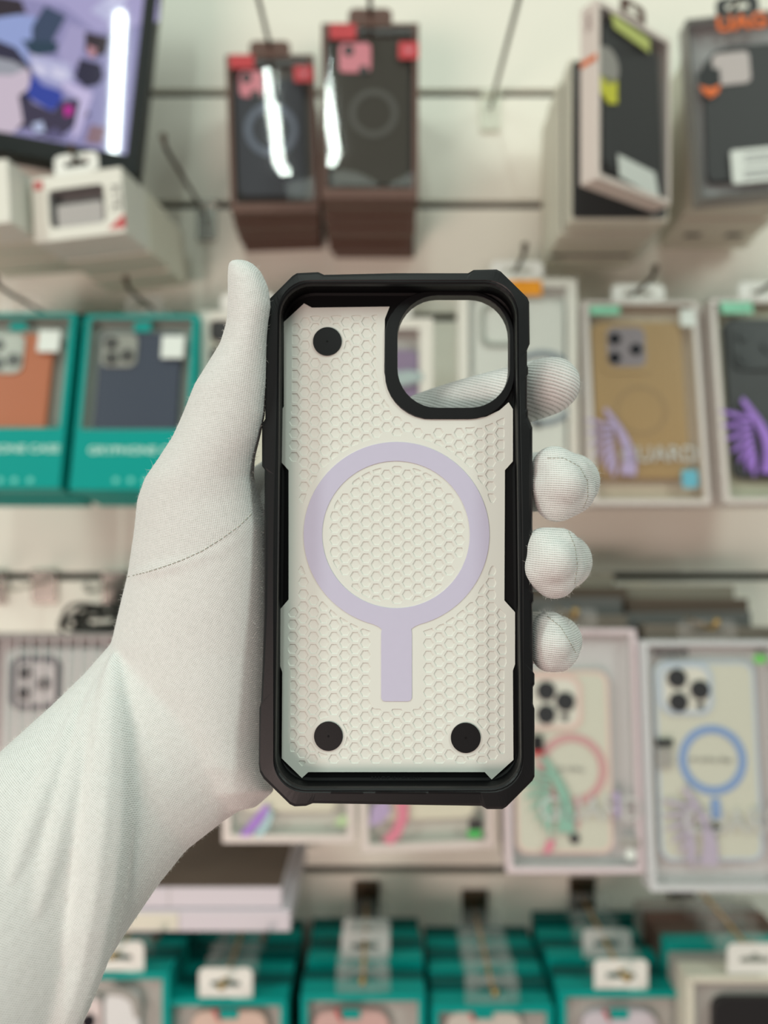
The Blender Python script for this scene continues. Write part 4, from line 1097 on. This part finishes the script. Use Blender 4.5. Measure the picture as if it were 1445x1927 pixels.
# palm behind the case and the web between thumb and index finger
PL = [((478,880),(640,820),.272,.008), ((470,930),(760,880),.270,.0095), ((455,1000),(800,980),.270,.0105), ((440,1100),(800,1090),.2715,.0115), ((420,1200),(780,1200),.272,.0125), ((400,1300),(720,1290),.2725,.0125), ((380,1400),(640,1380),.273,.012), ((400,1480),(560,1450),.273,.010)]
loft(hb, PL, g_palm, sq=2.6)
chain(hb, [(470,960,.258,.009), (520,900,.268,.008), (600,880,.270,.009), (680,850,.268,.0105), (800,797,.2655,.0110), (900,764,.2645,.0108), (980,742,.262,.0105), (1030,727,.2565,.0100), (1043,722,.2535,.0088)], g_index)
chain(hb, [(620,980,.271,.010), (820,935,.268,.0108), (960,912,.2665,.0108), (1040,905,.2640,.0106), (1074,906,.2560,.0098), (1068,908,.2465,.0092)], g_finger)
chain(hb, [(620,1080,.271,.010), (820,1070,.268,.0106), (950,1062,.2655,.0104), (1030,1058,.2620,.0103), (1060,1056,.2530,.0096), (1055,1056,.2430,.0090)], g_finger)
chain(hb, [(620,1180,.271,.010), (820,1195,.267,.0098), (950,1200,.2645,.0094), (1020,1200,.2610,.0091), (1048,1204,.2530,.0084), (1046,1208,.2450,.0076)], g_finger)
def pad(pts, back):
    # the rounded, slightly squared end of a gloved finger
    for i in range(len(pts)):
        a, c = pts[i], pts[(i+1) % len(pts)]
        chain(hb, [a, ((a[0]+c[0])/2, (a[1]+c[1])/2, (a[2]+c[2])/2, (a[3]+c[3])/2), c], g_finger, 14)
        chain(hb, [a, ((a[0]+back[0])/2, (a[1]+back[1])/2, (a[2]+back[2])/2, (a[3]+back[3])/2), back], g_finger, 14)
pad([(1042,882,.2395,.0074), (1072,896,.2400,.0072), (1078,926,.2405,.0072), (1048,940,.2385,.0073), (1040,915,.2375,.0070), (1058,912,.2355,.0074)], (1066,910,.2500,.0090))
pad([(1024,1032,.2355,.0068), (1052,1034,.2360,.0070), (1058,1064,.2365,.0072), (1043,1086,.2350,.0070), (1022,1068,.2340,.0068), (1040,1056,.2315,.0074)], (1056,1056,.2470,.0088))
pad([(1034,1183,.2405,.0058), (1054,1204,.2410,.0054), (1070,1226,.2415,.0036), (1052,1234,.2400,.0052), (1034,1230,.2390,.0060), (1040,1210,.2375,.0064)], (1046,1208,.2480,.0074))
person = thing('person', 'person\'s left hand and forearm in a white knitted glove, gripping the phone case', 'person', Matrix.Translation(P(330, 1440, 0.255)))
PI_ = person.matrix_world.inverted()
tmp = hb.build('glove_tmp', recalc=False)
bm = bmesh.new(); bm.from_mesh(tmp.data); bmesh.ops.recalc_face_normals(bm, faces=bm.faces)
pre = BVHTree.FromBMesh(bm); bm.free()
def front(px, py):
    d = ray(px, py).normalized(); h = pre.ray_cast(CAM, d)
    return h[0], d
# cloth folds lying on the front of the wrist and forearm
def fold(px_pts, r, sink):
    pts = []
    for i in range(len(px_pts)-1):
        for k in range(14):
            t_ = k/14; pts.append((px_pts[i][0]*(1-t_)+px_pts[i+1][0]*t_, px_pts[i][1]*(1-t_)+px_pts[i+1][1]*t_))
    pts.append(px_pts[-1])
    N = len(pts)
    for i, p in enumerate(pts):
        h, d = front(*p)
        if h is None: continue
        tp = 0.12 + 0.88*math.sin(math.pi*min(1, (i+0.5)/N))**0.7
        hb.ball(h + d*(r*tp*sink), r*tp, g_palm, 10)
fold([(217,1235),(213,1320),(208,1420),(198,1540),(182,1660),(158,1790),(120,1920),(70,2050)], 0.0095, 0.36)
fold([(190,1275),(172,1370),(140,1480),(105,1600),(70,1720)], 0.0060, 0.62)
fold([(150,1330),(110,1440),(60,1560),(20,1660)], 0.0050, 0.68)
fold([(470,1000),(420,1030),(360,1056),(300,1072),(250,1084)], 0.0030, 0.86)
bpy.data.objects.remove(tmp)
tmp = hb.build('glove_tmp', recalc=False)
rm = tmp.modifiers.new('r', 'REMESH'); rm.mode = 'VOXEL'; rm.voxel_size = 0.0009; rm.use_smooth_shade = True
sm = tmp.modifiers.new('s', 'SMOOTH'); sm.factor = 0.5; sm.iterations = 9
dg = bpy.context.evaluated_depsgraph_get()
gm = bpy.data.meshes.new_from_object(tmp.evaluated_get(dg)); bpy.data.objects.remove(tmp)
gm.name = 'glove'
gm.materials.clear()
for m in (g_thumb, g_palm, g_finger, g_index): gm.materials.append(m)
def seam_y(px):   # picture height of the thumb seam at px
    pts = [(235,1087),(310,1066),(380,1037),(450,990),(492,930),(505,900)]
    if px <= pts[0][0]: return 1087
    for i in range(len(pts)-1):
        if px <= pts[i+1][0]:
            t_ = (px-pts[i][0])/(pts[i+1][0]-pts[i][0]); return pts[i][1]*(1-t_)+pts[i+1][1]*t_
    return 880
for p in gm.polygons:
    c = p.center; px = CX + c.x/c.y*F; py = CY - (c.z-CZ)/c.y*F
    p.use_smooth = True
    if px > 700 and py < 830: p.material_index = 3
    elif px > 640: p.material_index = 2
    elif py < seam_y(px): p.material_index = 0
    else: p.material_index = 1
bm = bmesh.new(); bm.from_mesh(gm); gb = BVHTree.FromBMesh(bm); bm.free()
fverts = [(v.co.copy(), v.normal.copy()) for v in gm.vertices]
gm.transform(PI_)
go = bpy.data.objects.new('glove', gm); COL.objects.link(go); go.parent = person
go['label'] = 'white knitted cotton glove'
# stitched seams
m_stitch = mat('seam_thread', (172, 172, 162), 0.9)
def gfront(px, py):
    h = gb.ray_cast(CAM, ray(px, py).normalized()); return h[0], h[1]
def seam(px_pts, dash, name):
    pts = []
    for i in range(len(px_pts)-1):
        for k in range(12):
            t_ = k/12; pts.append((px_pts[i][0]*(1-t_)+px_pts[i+1][0]*t_, px_pts[i][1]*(1-t_)+px_pts[i+1][1]*t_))
    b = MB(); run = []; last = None
    L = 0
    for p in pts:
        h, nrm = gfront(*p)
        if h is None: continue
        q_ = PI_ @ (h + nrm*0.00004)
        if last is not None:
            L += (q_-last).length
            if (q_-last).length > 0.004: run = []
        last = q_; run.append(q_)
        if L > dash:
            if len(run) > 1: b.tube(run, 0.00017, m_stitch, 6)
            run = []; L = 0
    o = b.build(name, go, smooth=True)
seam([(238,1086),(275,1077),(310,1066),(345,1053),(380,1037),(415,1015),(450,990),(478,962)], 0.0016, 'thumb_seam')
seam([(1030,862),(1060,862),(1090,878),(1105,905),(1106,935),(1095,962)], 0.0012, 'finger_seam')
seam([(1070,1000),(1082,1030),(1086,1065),(1080,1105)], 0.0012, 'finger_seam')
seam([(1030,1160),(1055,1180),(1070,1205),(1085,1232)], 0.0012, 'finger_seam')
# loose cotton fibres standing off the knit
b = MB(); m_lint = mat('cotton_lint', (236, 236, 230), 0.9)
vs = []; fs = []
for co, nr in random.sample(fverts, min(24000, len(fverts))):
    if (co - CAM).length > 0.30: continue
    t1 = nr.orthogonal().normalized(); t2 = nr.cross(t1)
    a = random.uniform(0, 6.28); d = (nr*random.uniform(0.35, 1.0) + (t1*math.cos(a)+t2*math.sin(a))*random.uniform(0.3, 1.0)).normalized()
    L = random.uniform(0.0006, 0.0016) * (1.8 if random.random() < 0.06 else 1)
    s_ = d.cross(co - CAM)
    if s_.length < 1e-6: continue
    s_ = s_.normalized()*0.000022
    k = len(vs); p0 = PI_ @ co; b2 = (t1*math.sin(a)-t2*math.cos(a))*L*0.25
    vs += [p0 - s_, p0 + s_, p0 + d*L*0.5 + b2 + s_*0.8, p0 + d*L*0.5 + b2 - s_*0.8, p0 + d*L + b2*0.2]
    fs += [(k, k+1, k+2, k+3), (k+3, k+2, k+4)]
b.add(vs, fs, m_lint)
lo = b.build('lint', go, recalc=False); lo['kind'] = 'stuff'
